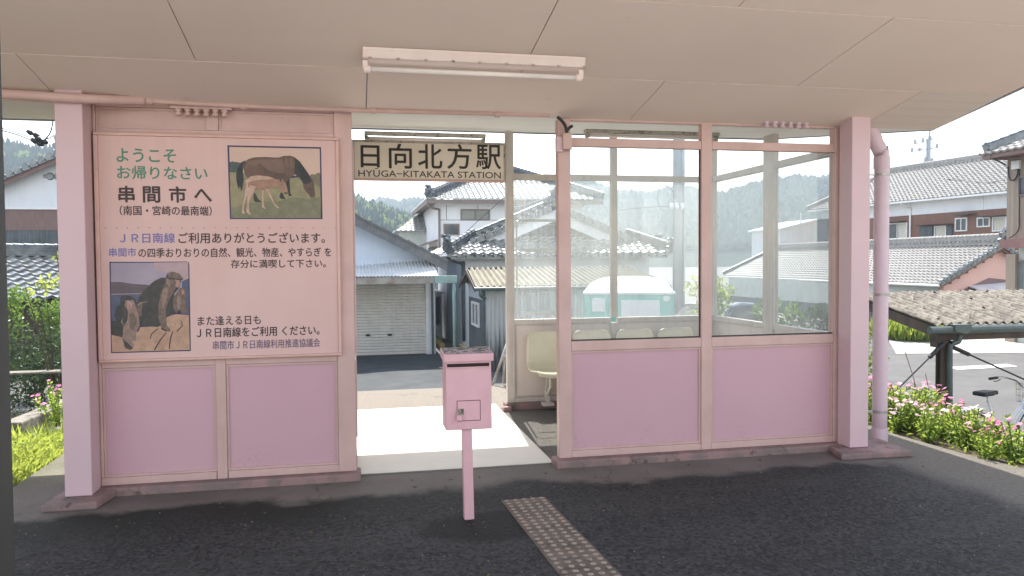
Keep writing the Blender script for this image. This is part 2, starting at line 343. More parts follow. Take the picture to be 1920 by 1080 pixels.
def corrugated(mb, A, B, C, D, pitch=.076, amp=.014, ns=6, nv=1):
    """corrugated sheet: waves along A-B, flutes run A->C"""
    A, B, C, D = (Vector(p) for p in (A, B, C, D)); n = (B-A).cross(C-A).normalized()
    L = (B-A).length; N = int(L/pitch*ns); vs = []
    for j in range(nv+1):
        for k in range(N+1):
            t = k/N; p = A.lerp(B, t).lerp(C.lerp(D, t), j/nv)
            vs.append(p+n*amp*math.cos(2*math.pi*t*L/pitch))
    return mb.add(vs, [(j*(N+1)+k, j*(N+1)+k+1, (j+1)*(N+1)+k+1, (j+1)*(N+1)+k) for j in range(nv) for k in range(N)])
def rnd_dir(rg):
    while True:
        v = Vector((rg.uniform(-1,1), rg.uniform(-1,1), rg.uniform(-1,1)))
        if .05 < v.length < 1: return v.normalized()
def leaf(mb, p, d, size, width, rg):
    """one bent leaf of two quads"""
    d = d.normalized(); s = d.cross(rnd_dir(rg)).normalized()*width*.5; n = d.cross(s).normalized()
    a = p; b = p+d*size*.5+n*size*.08; c = p+d*size-n*size*.05
    mb.add([a, b+s, c, b-s], [(0,1,2),(0,2,3)])
def leaf_cloud(mb, c, rad, n, size, rg, width=.5, lumps=7, up=.3):
    """leaves gathered in uneven clumps inside an ellipsoid, open between the clumps"""
    c = Vector(c); cl = []
    for _ in range(lumps):
        v = rnd_dir(rg)*rg.uniform(.35, .9); cl.append((Vector((v.x*rad[0], v.y*rad[1], v.z*rad[2])), rg.uniform(.28, .5)))
    for _ in range(n):
        q, r = rg.choice(cl); v = rnd_dir(rg)*(rg.random()**.4)*r
        p = c+q+Vector((v.x*rad[0], v.y*rad[1], v.z*rad[2]))
        d = (v+rnd_dir(rg)*.9+Vector((0,0,up))); leaf(mb, p, d, size*rg.uniform(.6,1.3), size*width*rg.uniform(.7,1.2), rg)
    return mb

#SECTIONS
# ------------------------------------------------------------------ the setting: ground, road, platform, banks
def smooth(t): t = max(0, min(1, t)); return t*t*(3-2*t)
def gz(x, y):
    """town level, falling gently away from the line"""
    return -1.06 - .64*smooth((y-24)/14)
def make_ground():
    mb = MB(); xs = [-1500,-400,-120,-60,-30,-15,0,15,30,45,60,90,160,500,1500]; ys = [-60,-10,0,6,12,18,24,26,28,30,32,34,36,38,45,60,90,160,400,1500]
    vs = [(x, y, gz(x, y)) for y in ys for x in xs]; n = len(xs)
    mb.add(vs, [(j*n+i, j*n+i+1, (j+1)*n+i+1, (j+1)*n+i) for j in range(len(ys)-1) for i in range(n-1)])
    m, nt, b = base_mat('ground_earth'); co = coords(nt)
    f, _ = noisefac(nt, co, .35, .4, .6); f2, h = noisefac(nt, co, 14, .3, .7)
    col = mixc(nt, f2, (.17, .165, .155), (.23, .22, .205)); col = mixc(nt, f, col, (.20, .19, .165))
    nt.links.new(col, b.inputs['Base Color']); b.inputs['Roughness'].default_value = .95; bump(nt, b, h, .3)
    tag(mb.build('ground', m), kind='structure')
make_ground()
def sheet(name, poly, m, dz, label=None, kind='structure'):
    mb = MB(); mb.add([(x, y, gz(x, y)+dz) for x, y in poly], [tuple(range(len(poly)))]); return tag(mb.build(name, m), kind=kind)
M['road'] = pmat('road', (.075, .075, .078), (.105, .103, .10), 1.2, rough=.9, bst=.5, bsc=120, spots=(.09, .09, .092), spot_sc=1.1, spot_lo=.6, spot_hi=.68)
M['road_shade'] = pmat('road_shade', (.024, .031, .037), (.044, .052, .058), 2.0, .35, .65, rough=.85, bst=.5, bsc=90, spots=(.12, .13, .13), spot_sc=5, spot_lo=.68, spot_hi=.75)  # asphalt with shade put into its dark bluish colour
M['concrete_lot'] = pmat('concrete_lot', (.48, .46, .43), (.40, .385, .36), 1.0, rough=.9, bst=.3)
M['line_paint'] = pmat('line_paint', (.70, .70, .68), (.5, .5, .5), 9, rough=.8)
def gridsheet(name, x0, x1, y0, y1, m, dz):
    mb = MB(); ny = max(1, int((y1-y0)/2)); nx = 2
    vs = [(x0+(x1-x0)*i/nx, y0+(y1-y0)*j/ny, gz(0, y0+(y1-y0)*j/ny)+dz) for j in range(ny+1) for i in range(nx+1)]
    mb.add(vs, [(j*(nx+1)+i, j*(nx+1)+i+1, (j+1)*(nx+1)+i+1, (j+1)*(nx+1)+i) for j in range(ny) for i in range(nx)])
    return tag(mb.build(name, m), kind='structure')
gridsheet('station_road', -30, 40, 9.6, 23.9, 'road', .012)
gridsheet('side_road', 8, 60, 24, 34, 'road', .014)
sheet('forecourt_shade', [(-3.5, 9.7), (2.35, 9.7), (2.35, 23.2), (-3.5, 23.2)], 'road_shade', .018)  # dark sheet painted where the buildings' shadow reaches the steps
a, b_, c_, d_ = (onZ(*p, -1.03) for p in ((1752, 648), (1806, 640), (1990, 640), (1990, 686)))
sheet('concrete_lot', [(14.6, 18.6), (21, 17.2), (30, 17.5), (30, 23.5), (18, 23.5)], 'concrete_lot', .022)
l0 = onZ(1796, 693, -1.04); l1 = onZ(1908, 687, -1.04)
sheet('road_line', [(l0.x, l0.y), (l1.x, l1.y), (l1.x+.1, l1.y+.42), (l0.x+.1, l0.y+.42)], 'line_paint', .020)

# pale track bed added behind the camera to bounce sunlight onto the ceiling
M['bounce_ballast'] = pmat('bounce_ballast', (.46, .43, .39), (.36, .335, .30), 9, rough=1, bst=.5)
mb = MB(); mb.box(-40, -14, -1.1, 40, .84, -.55); tag(mb.build('bounce_track_bed', 'bounce_ballast'), kind='structure')
# platform: one cast body, asphalt over most of it, worn concrete by the shelter
PLAT = [(-14, .9), (14, .9), (14, 3.3), (6.6, 3.55), (5.6, 3.9), (5.12, 4.3), (4.88, 4.8), (4.78, 5.3), (4.72, 6.1), (4.70, 9.57), (-2.39, 9.57), (-2.39, 6.02), (-3.0, 5.95), (-14, 5.7)]
def platform_mat():
    m, nt, b = base_mat('platform_surface'); co = coords(nt)
    sep = nt.nodes.new('ShaderNodeSeparateXYZ'); nt.links.new(co, sep.inputs[0])
    f_a, h = noisefac(nt, co, 34, .3, .7, 8, .7); f_b, _ = noisefac(nt, co, 1.3, .35, .65)
    asph = mixc(nt, f_a, (.020, .0195, .0195), (.043, .041, .040)); f_w, _ = noisefac(nt, coords(nt, (.5, 1.6, 1)), 1.1, .42, .68); asph = mixc(nt, f_b, asph, (.030, .028, .0275)); asph = mixc(nt, f_w, asph, mixc(nt, f_a, (.046, .043, .041), (.070, .066, .062)))
    vg = nd(nt, 'ShaderNodeTexVoronoi', Scale=52.0); nt.links.new(co, vg.inputs['Vector']); sg = nt.nodes.new('ShaderNodeSeparateColor'); nt.links.new(vg.outputs['Color'], sg.inputs[0])
    rg_ = nd(nt, 'ShaderNodeMapRange'); rg_.inputs[1].default_value = .45; rg_.inputs[2].default_value = 1.0; rg_.inputs[4].default_value = .6; nt.links.new(sg.outputs[1], rg_.inputs[0]); asph = mixc(nt, rg_.outputs[0], asph, (.085, .081, .078))
    rd_ = nd(nt, 'ShaderNodeMapRange'); rd_.inputs[1].default_value = .30; rd_.inputs[2].default_value = .0; rd_.inputs[4].default_value = .8; nt.links.new(sg.outputs[1], rd_.inputs[0]); asph = mixc(nt, rd_.outputs[0], asph, (.010, .010, .010))
    vo = nd(nt, 'ShaderNodeTexVoronoi', Scale=85.0); nt.links.new(co, vo.inputs['Vector'])
    mr = nd(nt, 'ShaderNodeMapRange'); mr.inputs[1].default_value = .16; mr.inputs[2].default_value = .10; nt.links.new(vo.outputs['Distance'], mr.inputs[0])
    sp = nt.nodes.new('ShaderNodeSeparateColor'); nt.links.new(vo.outputs['Color'], sp.inputs[0])
    gt = nt.nodes.new('ShaderNodeMath'); gt.operation = 'GREATER_THAN'; gt.inputs[1].default_value = .87; nt.links.new(sp.outputs[0], gt.inputs[0])
    mu = nt.nodes.new('ShaderNodeMath'); mu.operation = 'MULTIPLY'; nt.links.new(mr.outputs[0], mu.inputs[0]); nt.links.new(gt.outputs[0], mu.inputs[1])
    asph = mixc(nt, mu.outputs[0], asph, (.34, .33, .31))
    conc = mixc(nt, f_a, (.17, .15, .135), (.115, .10, .09)); conc = mixc(nt, f_b, conc, (.21, .185, .165))
    moss = (.018, .020, .015)
    # y + noise decides asphalt -> moss -> concrete
    n2 = nd(nt, 'ShaderNodeTexNoise', Scale=1.4, Detail=8, Roughness=.6); nt.links.new(co, n2.inputs['Vector'])
    def add(op, x, y):
        q = nt.nodes.new('ShaderNodeMath'); q.operation = op
        for i, v in enumerate((x, y)):
            if isinstance(v, (int, float)): q.inputs[i].default_value = v
            else: nt.links.new(v, q.inputs[i])
        return q.outputs[0]
    pos = add('ADD', sep.outputs[1], add('MULTIPLY', add('SUBTRACT', n2.outputs[0], .5), .9))
    # the concrete strip narrows towards the right end
    pos = add('SUBTRACT', pos, add('MULTIPLY', add('MAXIMUM', add('SUBTRACT', sep.outputs[0], 1.5), 0), -.01))
    def ramp(src, lo, hi):
        q = nd(nt, 'ShaderNodeMapRange', interpolation_type='SMOOTHSTEP'); q.inputs[1].default_value = lo; q.inputs[2].default_value = hi; nt.links.new(src, q.inputs[0]); return q.outputs[0]
    mo = ramp(pos, 4.55, 5.15); cc = ramp(pos, 5.14, 5.34)
    left = ramp(sep.outputs[0], 1.0, -.6)
    mo2 = add('MULTIPLY', mo, add('ADD', add('MULTIPLY', left, .55), .35))
    col = mixc(nt, mo2, asph, moss); col = mixc(nt, cc, col, conc)
    # oily damp stain round the foot of the ticket box
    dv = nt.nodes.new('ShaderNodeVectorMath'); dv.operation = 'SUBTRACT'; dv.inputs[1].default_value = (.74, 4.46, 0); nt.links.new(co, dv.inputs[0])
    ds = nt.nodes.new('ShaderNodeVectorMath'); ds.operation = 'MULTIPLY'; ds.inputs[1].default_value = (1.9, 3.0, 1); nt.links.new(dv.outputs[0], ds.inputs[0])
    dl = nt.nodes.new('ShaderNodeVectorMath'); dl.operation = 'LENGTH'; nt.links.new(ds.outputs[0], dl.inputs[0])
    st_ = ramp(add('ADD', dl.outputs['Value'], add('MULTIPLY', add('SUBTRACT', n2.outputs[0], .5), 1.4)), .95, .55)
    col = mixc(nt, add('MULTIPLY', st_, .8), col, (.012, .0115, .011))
    # right apron and the rim beside the flower bed are worn concrete with exposed stones
    rim = ramp(add('ADD', sep.outputs[0], add('MULTIPLY', add('SUBTRACT', n2.outputs[0], .5), .5)), 3.98, 4.25)
    rimc = mixc(nt, f_a, (.19, .17, .145), (.10, .092, .08)); col = mixc(nt, rim, col, rimc)
    lrim = ramp(sep.outputs[0], -1.9, -2.05); lr2 = add('MULTIPLY', lrim, ramp(sep.outputs[1], 5.7, 6.25)); col = mixc(nt, lr2, col, mixc(nt, f_b, (.20, .19, .14), (.10, .105, .07)))
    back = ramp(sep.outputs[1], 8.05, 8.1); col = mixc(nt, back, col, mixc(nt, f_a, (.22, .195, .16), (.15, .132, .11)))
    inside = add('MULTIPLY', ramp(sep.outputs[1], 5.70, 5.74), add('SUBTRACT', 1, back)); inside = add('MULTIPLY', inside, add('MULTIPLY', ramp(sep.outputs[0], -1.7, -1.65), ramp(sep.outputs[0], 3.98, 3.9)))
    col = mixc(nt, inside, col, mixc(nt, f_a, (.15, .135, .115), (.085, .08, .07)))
    nt.links.new(col, b.inputs['Base Color']); cr = nd(nt, 'ShaderNodeTexVoronoi', Scale=.42, feature='DISTANCE_TO_EDGE'); wv = nd(nt, 'ShaderNodeTexNoise', Scale=3.0, Detail=5); nt.links.new(co, wv.inputs['Vector'])
    vm = nt.nodes.new('ShaderNodeVectorMath'); vm.operation = 'MULTIPLY_ADD'; vm.inputs[1].default_value = (.5, .5, .5); nt.links.new(wv.outputs['Color'], vm.inputs[0]); nt.links.new(co, vm.inputs[2]); nt.links.new(vm.outputs[0], cr.inputs['Vector'])
    ck = nd(nt, 'ShaderNodeMapRange'); ck.inputs[1].default_value = .006; ck.inputs[2].default_value = .001; ck.inputs[4].default_value = .3; nt.links.new(cr.outputs['Distance'], ck.inputs[0])
    col = mixc(nt, ck.outputs[0], col, (.010, .010, .009)); nt.links.new(col, b.inputs['Base Color'])
    b.inputs['Roughness'].default_value = .85; b.inputs['Specular IOR Level'].default_value = .3
    bump(nt, b, h, 1.0, .02); return m
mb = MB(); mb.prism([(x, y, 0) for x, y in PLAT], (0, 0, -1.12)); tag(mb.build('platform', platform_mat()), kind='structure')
M['bounce_coping'] = pmat('bounce_coping', (.56, .54, .50), (.46, .44, .41), 5, rough=.85, bst=.3)
mb = MB(); mb.box(-14, .86, -.3, 14, 1.62, .004); tag(mb.build('bounce_edge', 'bounce_coping'), kind='structure')  # pale edge added out of view, bounces sunlight up under the canopy
# the smooth light floor strip through the shelter
M['path'] = pmat('path', (.70, .665, .59), (.64, .61, .54), 3, rough=.75, bst=.08, bsc=60, spots=(.35, .31, .26), spot_sc=6, spot_lo=.68, spot_hi=.78)
mb = MB(); mb.box(.0, 5.78, -.01, 1.5, 8.32, .006); tag(mb.build('path', 'path'), kind='structure')
mb = MB()
for k in range(6): mb.box(.0, 9.575+.3*k, -1.1, 1.9, 9.575+.3*(k+1), -.17*(k+1))
tag(mb.build('entrance_steps', 'concrete_lot'), kind='structure')
# earth banks around the platform
def bank_z(x, y):
    if x > 4.6: t = (x-5.0)/2.0; z = -.04-1.01*smooth(t)
    elif x < -2.2: z = -.035-1.02*smooth((y-6.6)/7.5)
    else: z = -1.055
    return max(z, gz(x, y)+.012) - .004
mb = MB(); NX, NY = 84, 44; X0, X1, Y0, Y1 = -14, 8.2, 3.2, 15.5
vs = []
for j in range(NY+1):
    for i in range(NX+1):
        x = X0+(X1-X0)*i/NX; y = Y0+(Y1-Y0)*j/NY
        if abs(x+2.33) < .14: x = -2.38 if x < -2.33 else -2.1
        if abs(x-4.66) < .14: x = 4.6 if x < 4.66 else 4.72
        z = bank_z(x, y) + (.03*mnoise.noise(Vector((x*1.3, y*1.3, 0))) if (x > 4.8 or x < -2.45) else 0)
        if 4.6 < x < 14 and y > 9.3: z = bank_z(x, y)
        vs.append((x, y, z))
mb.add(vs, [(j*(NX+1)+i, j*(NX+1)+i+1, (j+1)*(NX+1)+i+1, (j+1)*(NX+1)+i) for j in range(NY) for i in range(NX) if not (-2.2 < vs[j*(NX+1)+i][0] < 4.6)])
tag(mb.build('bank', 'soil'), kind='structure')

# ------------------------------------------------------------------ the station shelter
YF, YB = 5.686, 8.0
VAL, KF, KB = 2.675, .17, .128        # valley height; front slope rises to the tracks, rear slope rises to the town
def cz(y): return VAL+KF*(YF-y) if y < YF else VAL-.02+KB*(y-YF)
SH = thing('station_shelter', 'pink wooden platform shelter with a low sloping ceiling, glazed right bay and solid left bay', 'shelter', (1.1, 6.8, 0))
RX0, RX1, RYF, RYB = -6.2, 4.82, 3.55, 8.38
# ceiling boards with open joints
rows = [(4.985, 5.70, .10), (3.975, 4.98, 1.085), (3.56, 3.97, .10)]
mb = MB(); mv = MB()
for y0, y1, off in rows:
    k = -4
    while True:
        x0 = off+2.0*k; x1 = x0+2.0; k += 1
        if x0 > RX1: break
        a0, a1 = max(x0+.003, RX0), min(x1-.003, RX1-.005)
        if a1-a0 < .05: continue
        t = mv if (x0 > 4.0 and y0 > 4.9) else mb
        p = [(a0, y0+.003, cz(y0+.003)), (a1, y0+.003, cz(y0+.003)), (a1, y1-.003, cz(min(y1-.003, YF))), (a0, y1-.003, cz(min(y1-.003, YF)))]
        t.prism(p, (0, 0, .014))
mb.build('ceiling_board', 'ceiling', SH)
mm, nt, bb = base_mat('vent_board'); co = coords(nt, (34, 34, 34)); vo = nd(nt, 'ShaderNodeTexVoronoi', Scale=1.0, Randomness=0.0); nt.links.new(co, vo.inputs['Vector'])
mr = nd(nt, 'ShaderNodeMapRange'); mr.inputs[1].default_value = .24; mr.inputs[2].default_value = .16; nt.links.new(vo.outputs['Distance'], mr.inputs[0])
nt.links.new(mixc(nt, mr.outputs[0], (.72, .64, .58), (.46, .40, .35)), bb.inputs['Base Color']); bb.inputs['Roughness'].default_value = .8; M['vent_board'] = mm
mv.build('vent_board', 'vent_board', SH)
mb = MB()   # rear slope underside: narrow boards, seen inside the shelter
y = YF+.03
while y < RYB-.05:
    y1 = min(y+.22, RYB); mb.prism([(RX0, y, cz(y)), (RX1-.01, y, cz(y)), (RX1-.01, y1-.004, cz(y1-.004)), (RX0, y1-.004, cz(y1-.004))], (0, 0, .014)); y += .22
mb.build('rear_ceiling', 'ceiling_in', SH)
mb = MB()
mb.prism([(RX0, RYF, cz(RYF)+.02), (RX0, YF, VAL+.02), (RX0, YF+.03, VAL+.02), (RX0, RYB, cz(RYB)+.02), (RX0, RYB, cz(RYB)+.16), (RX0, YF, VAL+.2), (RX0, RYF, cz(RYF)+.16)], (RX1-RX0, 0, 0))
rf = mb.build('roof', 'roof_metal', SH)
mb = MB()
for x0 in (RX1, RX0-.03):
    mb.prism([(x0, RYF, cz(RYF)-.005), (x0, YF+.04, VAL-.01), (x0, YF+.04, VAL+.17), (x0, RYF, cz(RYF)+.19)], (.03, 0, 0))
    mb.prism([(x0, YF+.045, VAL-.02), (x0, RYB, cz(RYB)-.01), (x0, RYB, cz(RYB)+.19), (x0, YF+.045, VAL+.17)], (.03, 0, 0))
mb.box(RX0, RYB+.002, cz(RYB)-.012, RX1, RYB+.03, cz(RYB)+.19); mb.box(RX0, RYF-.03, cz(RYF)-.01, RX1, RYF-.002, cz(RYF)+.19)
mb.build('fascia', 'roof_metal', rf)
# canopy posts on slabs
for x0, z1 in ((-1.875, cz(5.48)-.004), (3.885, cz(5.48)-.004)):
    mb = MB(); mb.box(x0, 5.48, .052, x0+.165, 5.645, z1)
    tag(mb.build('post', 'pink_post', SH, bevel=.006))
mb = MB(); mb.box(-1.895, 5.46, cz(5.46)-.06, -1.69, 5.67, cz(5.67)-.003); mb.build('post_cap', 'pink_frame', SH, bevel=.004)
mb = MB(); mb.prism([(-1.97, 5.33, 0), (-1.64, 5.33, 0), (-1.60, 5.60, 0), (-1.60, 5.70, 0), (-1.93, 5.74, 0)], (0, 0, .051)); mb.build('footing', 'plinth', SH, bevel=.012)
mb = MB(); mb.prism([(3.70, 5.32, 0), (4.32, 5.30, 0), (4.34, 5.74, 0), (3.78, 5.60, 0)], (0, 0, .05)); mb.build('footing', 'plinth', SH, bevel=.012)
mb = MB(); mb.box(-1.78, 5.61, -.02, .03, 5.79, .055); mb.build('plinth', 'plinth', SH, bevel=.012)
mb = MB(); mb.box(1.485, 5.60, -.02, 3.97, 5.79, .055); mb.build('plinth', 'plinth', SH, bevel=.012)
for b in ((1.55, 7.94, -.02, 3.99, 8.1, .07), (-1.75, 7.94, -.02, -.005, 8.1, .07), (3.90, 5.795, -.02, 4.0, 7.935, .07), (-.09, 5.795, -.02, .004, 7.935, .05)):
    mb = MB(); mb.box(*b); mb.build('plinth', 'plinth', SH, bevel=.01)
mb = MB(); mb.box(1.51, 7.86, -.01, 1.60, 7.937, .05); mb.build('stop_stone', 'plinth', SH, bevel=.01)
mb = MB(); mb.box(-1.80, 5.647, .054, -1.7165, 5.80, 2.66); mb.build('side_trim', 'pink_frame', SH, bevel=.003)
# left bay: frame and solid panels
f0, f1 = YF, YF+.06
mb = MB()
mb.box(-1.715, f0, .056, -.967+.0, f1-.002, .108); mb.box(-.89, f0+.001, .056, -.127, f1-.002, .108)          # bottom rail
mb.box(-.963, f0-.002, .056, -.894, f1, .905); mb.box(-1.715, f0, .109, -1.697, f1-.002, 2.652)
mb.box(-.127, f0-.003, .056, -.002, f1+.003, 2.66)
mb.box(-1.696, f0-.001, .862, -.964, f1-.003, .905); mb.box(-.893, f0-.001, .862, -.128, f1-.003, .905)
mb.box(-1.696, f0-.001, 2.458, -.128, f1-.003, 2.495); mb.box(-.99, f0-.002, 2.496, -.91, f1, 2.655)
mb.box(-1.696, f0, 2.64, -.991, f1-.003, 2.66); mb.box(-.909, f0, 2.64, -.128, f1-.003, 2.66)
mb.build('frame', 'pink_frame', SH, bevel=.004)
def panel(x0, z0, x1, z1, m, y=YF+.022, bead=True, bm='pink_frame'):
    mb = MB(); mb.box(x0+.001, y, z0+.001, x1-.001, y+.018, z1-.001); o = mb.build('panel', m, SH)
    if bead:
        q = MB(); w_ = .016; yy = y-.012
        q.box(x0+.002, yy, z0+.002, x1-.002, y-.0005, z0+w_); q.box(x0+.002, yy, z1-w_, x1-.002, y-.0005, z1-.002)
        q.box(x0+.002, yy+.001, z0+w_, x0+w_, y-.0005, z1-w_); q.box(x1-w_, yy+.001, z0+w_, x1-.002, y-.0005, z1-w_)
        b2 = q.build('bead', bm, SH); b2.parent = o; b2.matrix_parent_inverse = Matrix()
    return o
for x0, z0, x1, z1, m in ((-1.697, .108, -.963, .862, 'pink_panel'), (-.894, .108, -.127, .862, 'pink_panel'), (-1.697, .905, -.127, 2.458, 'pink_panel'),
                          (-1.697, 2.495, -.99, 2.64, 'pink_frame'), (-.91, 2.495, -.127, 2.64, 'pink_frame')):
    panel(x0, z0, x1, z1, m, bead=z1 != 2.458)
# inner walls of the closed left room
mb = MB(); mb.box(-.075, f1+.004, .051, -.012, 7.935, 2.9); mb.build('room_wall', 'cream_panel', SH)
mb = MB(); mb.box(-1.74, f1+.004, .06, -1.70, 7.935, 2.9); mb.box(-1.74, 7.94, .071, -.012, 8.0, 2.95); mb.build('room_wall', 'pink_panel', SH)
mb = MB(); mb.box(-.011, 6.0, .9, .004, 6.06, 2.3); mb.box(-.011, 6.061, 1.55, .006, 7.6, 1.60); mb.box(-.011, 7.0, .06, .004, 7.06, 1.549); mb.box(-.011, 7.62, .06, .010, 7.93, 2.75); mb.build('frame', 'cream_frame', SH, bevel=.003)
mb = MB(); mb.box(-.001, 5.70, .9, .012, 5.735, 2.05); mb.box(-.001, 5.70, 2.08, .009, 5.735, 2.42); mb.box(-.001, 5.70, .3, .010, 5.735, .86); mb.build('door_strip', 'pink_frame', SH, bevel=.003)
# right bay, front: frame, two panels, two panes
mb = MB()
mb.box(1.528, f0-.004, .056, 1.625, f1+.02, cz(f0)-.005); mb.box(2.698, f0-.002, .056, 2.787, f1, cz(f0)-.005); mb.box(3.873, f0-.002, .056, 3.96, f1+.02, cz(f0)-.005)
for x0, x1 in ((1.626, 2.697), (2.788, 3.872)):
    mb.box(x0, f0, .056, x1, f1-.002, .108); mb.box(x0, f0, .879, x1, f1-.002, .955); mb.box(x0, f0, 2.446, x1, f1-.002, 2.512)
mb.box(1.626, f0+.004, 2.64, 3.87, f1-.004, 2.668)
mb.build('frame', 'pink_frame', SH, bevel=.004)
for x0, x1 in ((1.625, 2.698), (2.787, 3.873)):
    panel(x0, .108, x1, .879, 'pink_panel')
    p = MB(); p.box(x0, YF+.028, .955, x1, YF+.032, 2.446); p.build('pane', 'glass_front', SH)
mb = MB(); mb.box(1.63, YF+.020, .956, 2.690, YF+.027, .966); mb.box(2.79, YF+.020, .956, 3.87, YF+.027, .966); mb.box(2.690, YF+.02, .957, 2.697, YF+.027, 2.44)
mb.build('putty', 'black_rubber', SH)
# rear wall
g0, g1 = YB, YB+.06
mb = MB()
mb.box(1.578, g0-.003, .051, 1.664, g1+.003, cz(8.0)-.01); mb.box(2.742, g0-.002, .955, 2.815, g1, cz(8.0)-.01); mb.box(3.90, g0-.003, .071, 3.985, g1+.003, cz(8.0)-.01)
for x0, x1 in ((1.665, 2.741), (2.816, 3.899)): mb.box(x0, g0, .90, x1, g1-.002, .953); mb.box(x0, g0, 2.437, x1, g1-.002, 2.50)
mb.box(1.665, g0, .071, 3.899, g1-.002, .12); mb.box(2.742, g0+.001, .121, 2.815, g1-.003, .899)
mb.build('frame', 'cream_frame', SH, bevel=.004)
for x0, x1 in ((1.665, 2.742), (2.815, 3.90)):
    panel(x0, .121, x1, .90, 'cream_panel', YB+.025, True, 'cream_frame')
    p = MB(); p.box(x0, YB+.028, .953, x1, YB+.032, 2.437); p.build('pane', 'glass_back', SH)
# old tape and paste marks on the rear pane next to the door
mb = MB(); YT = YB+.026
def mark(x0, y0, x1, y1, th=.0015):
    a = onY(x0, y0, YT); b = onY(x1, y1, YT); mb.box(min(a.x, b.x), YT-th, min(a.z, b.z), max(a.x, b.x), YT, max(a.z, b.z))
mark(967, 413, 971, 596); mark(972, 411, 1046, 416); mark(974, 466, 1046, 472); mark(978, 584, 1046, 590); mark(974, 594, 990, 597); mark(985, 549, 1000, 550.5); mark(1004, 549, 1030, 550.3)
mb.build('tape_mark', 'tape', SH)
# right end wall
mb = MB(); h0, h1 = 3.92, 3.98
mb.box(h0, 5.77, .90, h1, 6.72, .953); mb.box(h0, 6.902, .90, h1, 7.99, .953); mb.box(h0, 5.77, 2.437, h1, 6.72, 2.50); mb.box(h0, 6.902, 2.437, h1, 7.99, 2.50)
mb.box(h0-.002, 6.72, .071, h1+.002, 6.90, 2.77); mb.box(h0, 5.77, .071, h1, 6.718, .12); mb.box(h0, 6.902, .071, h1, 7.99, .12)
mb.build('frame', 'cream_frame', SH, bevel=.004)
for y0, y1 in ((5.77, 6.72), (6.90, 7.99)):
    mb = MB(); mb.box(h0+.025, y0, .121, h0+.045, y1, .90); mb.build('panel', 'cream_panel', SH)
    mb = MB(); mb.box(h0+.028, y0, .953, h0+.032, y1, 2.437); mb.build('pane', 'glass_side', SH)
# outside skin of the right end, under the roof
mb = MB(); mb.box(3.965, 5.75, .06, 3.984, 5.768, 2.63); mb.build('corner_trim', 'pink_frame', SH)
# ------------------------------------------------------------------ things on and around the shelter
def text_mesh(body, name, m, parent, px0, px1, pyb, pyt, Y, th=.0012, bold=.0, fat=0):
    """lettering fitted between two pixels of the photograph on the plane Y; px0..px1 wide, pyb bottom, pyt top"""
    a = onY(px0, pyb, Y); b = onY(px1, pyb, Y); t = onY((px0+px1)/2, pyt, Y); l = onY((px0+px1)/2, pyb, Y)
    c = bpy.data.curves.new('t', 'FONT'); c.body = body; c.offset = bold; c.extrude = 0; c.resolution_u = 4
    o = bpy.data.objects.new('t', c); COL.objects.link(o)
    dg = bpy.context.evaluated_depsgraph_get(); dg.update()
    me = bpy.data.meshes.new_from_object(o.evaluated_get(dg)); bpy.data.objects.remove(o)
    xs = [v.co.x for v in me.vertices]; ys = [v.co.y for v in me.vertices]; x0, x1, y0, y1 = min(xs), max(xs), min(ys), max(ys)
    sx = (b.x-a.x)/(x1-x0); sz = (t.z-l.z)/(y1-y0); zb = l.z
    for v in me.vertices:
        x, y = v.co.x, v.co.y; v.co = (a.x+(x-x0)*sx, Y-th, zb+(y-y0)*sz)
    if fat:      # heavier strokes: the outline repeated a hair to each side and in front
        vs = [v.co.copy() for v in me.vertices]; fs = [tuple(p.vertices) for p in me.polygons]; V = []; F = []
        for k, (ddx, ddz) in enumerate(((0, 0), (fat, 0), (-fat, 0), (0, fat), (0, -fat))):
            o_ = len(V); V += [(v.x+ddx, v.y-.00012*k, v.z+ddz) for v in vs]; F += [tuple(i+o_ for i in f) for f in fs]
        me = bpy.data.meshes.new(name); me.from_pydata(V, [], F)
    me.materials.clear(); me.materials.append(M[m]); me.name = name
    q = bpy.data.objects.new(name, me); COL.objects.link(q); q.parent = parent; q.matrix_parent_inverse = Matrix.Translation(-parent.location)
    return q
def flat(parent, name, m, pts, Y, lift, box):
    """one printed shape of a photograph: a thin flat polygon on the board"""
    ox, oy, sc = box; poly = [onY(ox+x/sc, oy+y/sc, Y) for x, y in pts]
    bm = bmesh.new(); vs = [bm.verts.new((p.x, Y-lift, p.z)) for p in poly]
    es = [bm.edges.new((vs[i], vs[(i+1) % len(vs)])) for i in range(len(vs))]
    bmesh.ops.triangle_fill(bm, use_beauty=True, edges=es)
    me = bpy.data.meshes.new(name); bm.to_mesh(me); bm.free(); me.materials.append(M[m])
    o = bpy.data.objects.new(name, me); COL.objects.link(o); o.parent = parent; o.matrix_parent_inverse = Matrix(); return o

# --- big welcome board
BY = 5.652
BD = thing('welcome_board', 'large faded pink notice board with green and black Japanese writing and two animal photographs', 'notice board', (-.9, BY, .91))
mb = MB(); mb.box(-1.672, BY, .926, -.118, BY+.03, 2.44); mb.build('face', 'board', BD)
mb = MB(); e = .022
mb.box(-1.70, BY-.012, .908, -.095, BY+.031, .925); mb.box(-1.70, BY-.012, 2.441, -.095, BY+.031, 2.460)
mb.box(-1.70, BY-.011, .926, -1.673, BY+.030, 2.440); mb.box(-.117, BY-.011, .926, -.095, BY+.030, 2.440); mb.build('frame', 'board_frame', BD, bevel=.004)
mb = MB()
for k in range(22):
    p = onY(198+k*20.5, 427-k*.0, BY); mb.lathe([(.0035, 0), (.0035, .003), (.001, .004)], (p.x, BY, p.z), (0, -1, 0), 8)
mb.build('nail_head', 'plinth', BD)
mb = MB(); zz = onY(400, 429.5, BY).z; mb.box(-1.672, BY-.0006, zz-.0015, -.118, BY+.001, zz+.0015); mb.build('sheet_joint', 'board_frame', BD)
